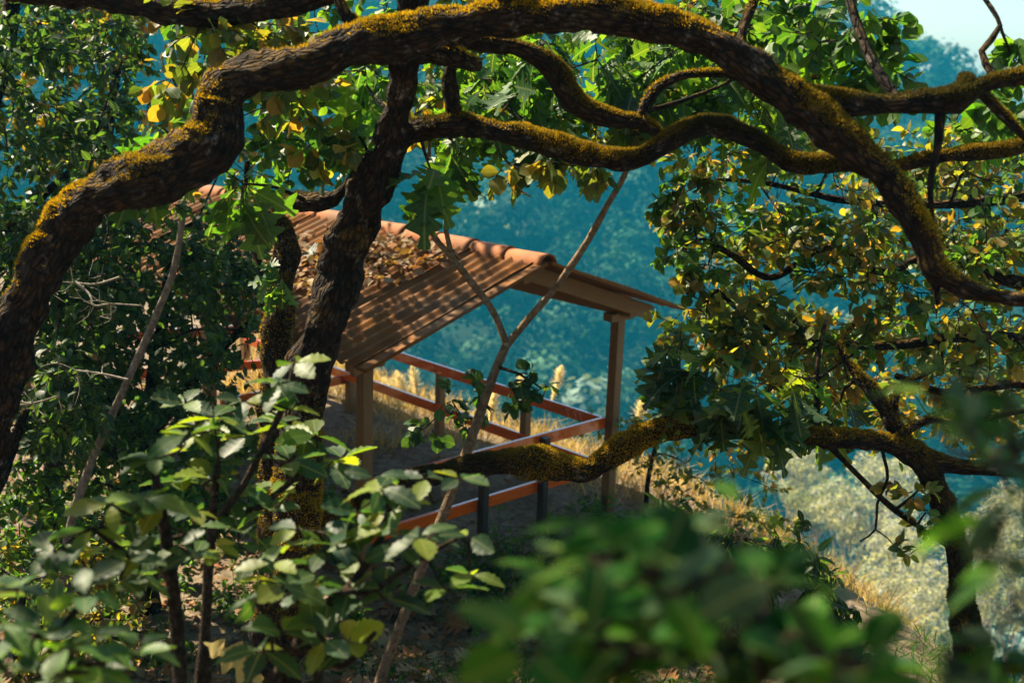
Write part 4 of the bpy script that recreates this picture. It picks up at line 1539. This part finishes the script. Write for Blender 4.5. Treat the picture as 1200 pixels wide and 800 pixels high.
# leaves lying on the roof
LT = Leaves()
n = 2600
s_ = rs.uniform(.9, 4.6, n)
c_ = -rs.uniform(.25, 1.85, n)
k = (G2(np.stack([s_ * 1.2, c_ * 1.5, 0 * s_], -1)) + .9 * np.exp(-((s_ - 2.5) / .9) ** 2) - .5 + .3 * rs.normal(size=n)) > 0
pts = np.array([roofpt(a, b, .045) for a, b in zip(s_[k], c_[k])])
nrm_roof = norm(np.cross(norm(roofpt(0, -1) - roofpt(0, 0)), W3(UD, 0)))
nrm_roof = nrm_roof * np.sign(nrm_roof[2])
m_ = len(pts)
dd = rs.normal(size=(m_, 3))
dd -= (dd @ nrm_roof)[:, None] * nrm_roof * .7
LT.add('ovate', pts + nrm_roof * rs.random((m_, 1)) * .07, dd, nrm_roof + rs.normal(size=(m_, 3)) * .45, .10 * rs.uniform(.6, 1.4, m_), tints('brown', m_, rs), rs)
o = link('roof_litter', joined('roof_litter', LT.flat(), M['litter']))
tag(o, 'brown dead leaves piled on the corrugated roof', 'fallen leaves', kind='stuff')


def fallen_leaf(p, d, n, size, pal, label, group, shape='lobed'):
    q = frames(np.array([d], float), np.array([n], float))[0] * size
    mw = np.eye(4)
    mw[:3, :3] = q
    mw[:3, 3] = p
    o = link('fallen_leaf', templ(shape, random.randrange(3), M['litter_o']))
    o.matrix_world = Matrix(mw.tolist())
    o.color = (*[float(x) for x in tints(pal, 1, rs)[0]], 1)
    tag(o, label, 'leaf', group)


for (a, b, sz) in [(3.05, -1.62, .42), (2.35, -.98, .36), (2.0, -1.05, .36), (2.15, -1.25, .3)]:
    fallen_leaf(roofpt(a, b, .09), norm(rs.normal(size=3) * [1, 1, .2]), nrm_roof + rs.normal(size=3) * .3, sz, 'pale', 'large curled pale lobed leaf lying on the roof', 'large dead leaves on the roof')


def on_ground(px, py):
    d = FWD + (px - 600) / FPX * RGT + (400 - py) / FPX * UPV
    s = 3.0
    while s < 200:
        p = CAM + d * s
        if p[2] < gz(p[0], p[1]):
            return p
        s += .04
    return CAM + d * 12


for px, py in [(470, 755), (500, 770), (530, 780), (560, 760), (600, 740), (520, 735), (640, 770), (690, 760), (670, 730), (580, 790), (480, 790), (620, 700), (545, 725), (450, 770), (720, 780), (660, 790)]:
    p = on_ground(px, py) + np.array([0, 0, .06])
    fallen_leaf(p, norm(np.array([rs.normal(), rs.normal(), .2])), np.array([0, -.5, 1.0]) + rs.normal(size=3) * .3, rs.uniform(.26, .36), 'brown',
                'large brown lobed leaf lying on the ground in front of the shelter', 'large dead leaves on the ground')
fallen_leaf(P(238, 752, 4.6), np.array([1, -.2, -.25]), np.array([-.4, -.3, 1]), .24, 'straw', 'curled golden leaf glowing among the saplings', None)


def herb(seed, p, h, n, pal, label, size=.07, name='leafy_herb'):
    t = Plant(seed)
    r = t.r
    p = np.asarray(p, float)
    for i in range(n):
        d = norm(np.array([r.normal() * .55, r.normal() * .55, 1.0]))
        t.twig(p, d, h * r.uniform(.6, 1.1), 11, 'lance' if seed % 2 else 'ovate', size, pal, .004, .4, 60)
    return t.build(name, label, 'plant', p, group='leafy herbs in front of the shelter', singles=0)


hl = 'low leafy green herb growing in front of the shelter'
for i, (px, py) in enumerate([(560, 655), (600, 660), (640, 640), (680, 650), (620, 700), (670, 690), (700, 620), (720, 660), (560, 700), (740, 700), (520, 680), (640, 740), (600, 780), (760, 650), (690, 600), (540, 670), (580, 680), (660, 660), (700, 690), (580, 640), (610, 720), (550, 740), (500, 720), (670, 620), (730, 630),
                              (40, 600), (20, 660), (90, 640), (150, 620), (30, 720), (110, 690), (160, 680), (220, 690), (70, 680), (130, 730)] + [(int(rs.uniform(0, 420)), int(rs.uniform(560, 790))) for _ in range(34)]):
    herb(600 + i, on_ground(px, py), rs.uniform(.25, .5), 7, 'green', hl if px > 300 else 'low leafy green herb growing on the left bank')

# dark bush between the blurred leaves and the valley
K = Plant(717)
kb = P(900, 760, 7.6)
K.limb([(880, 820, 7.6, 6), (885, 760, 7.6, 5), (900, 700, 7.6, 4), (920, 650, 7.6, 3)], 6, .2, True, moss=False)
K.limb([(885, 760, 7.6, 4), (930, 710, 7.5, 3), (970, 680, 7.4, 2)], 6, .2, moss=False)
line_clusters(K, [(900, 640, 7.6, 40), (930, 660, 7.5, 40), (960, 690, 7.4, 36), (870, 630, 7.6, 36), (900, 690, 7.5, 40), (990, 720, 7.4, 28), (850, 680, 7.6, 40), (820, 640, 7.7, 36), (780, 620, 7.8, 30), (940, 640, 8.0, 34), (960, 740, 7.4, 34), (1010, 760, 7.4, 30), (920, 730, 7.5, 36), (870, 740, 7.5, 36)],
              ntw=9, nleaf=9, shape='lance', size=.11, pal='dark', droop=.6)
K.build('dark_shrub', 'dark shrub with drooping narrow leaves in front of the pale slope trees', 'shrub', kb * [1, 1, 0])

# pampas plumes at the rim
def pampas(base, top, plume_len, label):
    root = empty('pampas_grass', base, label, 'grass', 'pampas plumes along the rim')
    base, top = np.asarray(base, float), np.asarray(top, float)
    d = norm(top - base)
    pts = np.array([base, base + (top - base) * .5 + np.array([.02, 0, 0]), top])
    pp, rr = catmull(pts, [.006, .005, .003], .1)
    child('stem', mesh_np('stem', *tube(pp, rr, 5)[:2], smooth=True, mats=(M['straw_m'],)), root)
    r = rs
    n = 700
    t = r.random(n)
    s0 = top + d * (t[:, None] - .75) * plume_len
    wdt = .075 * np.sin(np.pi * np.clip(t, .05, .98)) + .012
    dr = norm(d * 1.0 + r.normal(size=(n, 3)) * .35)
    L = (wdt * 2.0)[:, None]
    sd = norm(np.cross(dr, r.normal(size=(n, 3)))) * .006
    v = np.stack([s0 - sd, s0 + sd, s0 + dr * L], 1).reshape(-1, 3)
    o = child('plume', mesh_np('plume', v, np.arange(n * 3).reshape(-1, 3), tint=np.repeat(np.minimum(tints('plume', n, r), .82), 3, 0), mats=(M['grass'],)), root)


M['straw_m'] = bark_material('straw_stem', (.30, .22, .09), (.45, .34, .17), 0, 0)
for (bx, by, tx, ty, d, pl_, lab) in [(492, 500, 485, 440, 14.2, .62, 'pale upright pampas plume behind the lit end of the side rail'),
                                 (478, 500, 468, 445, 14.4, .55, 'short pampas plume beside the taller one behind the side rail'),
                                 (505, 510, 503, 470, 14.0, .5, 'low pampas plume just below the upper side rail'),
                                 (480, 510, 455, 450, 13.8, .5, 'pampas plume leaning towards the left end post'),
                                 (600, 540, 610, 450, 13.6, .5, 'pampas plume rising behind the slender sapling'),
                                 (632, 540, 655, 440, 13.7, .5, 'pampas plume leaning right above the ringed letter'),
                                 (570, 520, 578, 470, 13.8, .5, 'pampas plume partly hidden by the sapling leaves'),
                                 (735, 500, 752, 478, 13.4, .3, 'small pampas plume right of the end post')]:
    d = {14.2: 17.9, 14.4: 18.1, 14.0: 17.8, 13.8: 18.0}.get(d, 16.8) if bx < 540 else (14.6 if bx > 700 else 16.3)
    tp_ = P(tx, ty, d)
    b0 = P(bx, by, d)[:2]
    pampas(np.array([b0[0], b0[1], float(gz(b0[0], b0[1]))]), tp_, pl_, lab)

# bright low scrub beyond the right end post
S = Plant(727)
S.limb([(760, 560, 13.4, 3), (770, 520, 13.4, 2.5), (790, 490, 13.4, 2)], 5, .1, True, moss=False)
line_clusters(S, [(745, 500, 13.6, 22), (780, 500, 13.6, 26), (820, 500, 13.8, 26), (690, 500, 13.9, 18), (760, 540, 13.2, 24), (800, 540, 13.4, 24), (850, 520, 13.6, 26), (730, 530, 13.2, 20), (890, 530, 13.6, 24), (860, 560, 13.2, 24), (820, 560, 12.6, 26), (780, 570, 12.4, 26), (840, 600, 12.0, 26), (880, 600, 12.2, 26), (900, 570, 12.8, 24), (800, 600, 11.8, 26), (920, 610, 12.0, 24), (870, 640, 11.4, 26)],
              ntw=7, nleaf=8, shape='small', size=.085, pal='gold', droop=.2)
S.build('rim_scrub', 'bright yellow green scrub on the rim beyond the right end post', 'shrub', P(760, 560, 13.4), singles=0)

# ------------------------------------------------------------------ haze
def haze():
    x0, x1, y0, y1, z0, z1 = -1010, 1010, -80, 1010, -150, 130
    v = [(x, y, z) for z in (z0, z1) for y in (y0, y1) for x in (x0, x1)]
    f = [(0, 2, 3, 1), (4, 5, 7, 6), (0, 1, 5, 4), (2, 6, 7, 3), (0, 4, 6, 2), (1, 3, 7, 5)]
    m, t, out = mat('haze')
    pv = nd(t, 'ShaderNodeVolumePrincipled')
    pv.inputs['Color'].default_value = (.02, .52, .84, 1)
    pv.inputs['Density'].default_value = HAZE
    pv.inputs['Anisotropy'].default_value = 0.0
    t.links.new(pv.outputs[0], out.inputs['Volume'])
    o = link('haze', mesh_np('haze', v, f, mats=(m,)))
    tag(o, 'thin blue haze filling the valley air', 'haze', kind='stuff')


HAZE = 0.00052
haze()
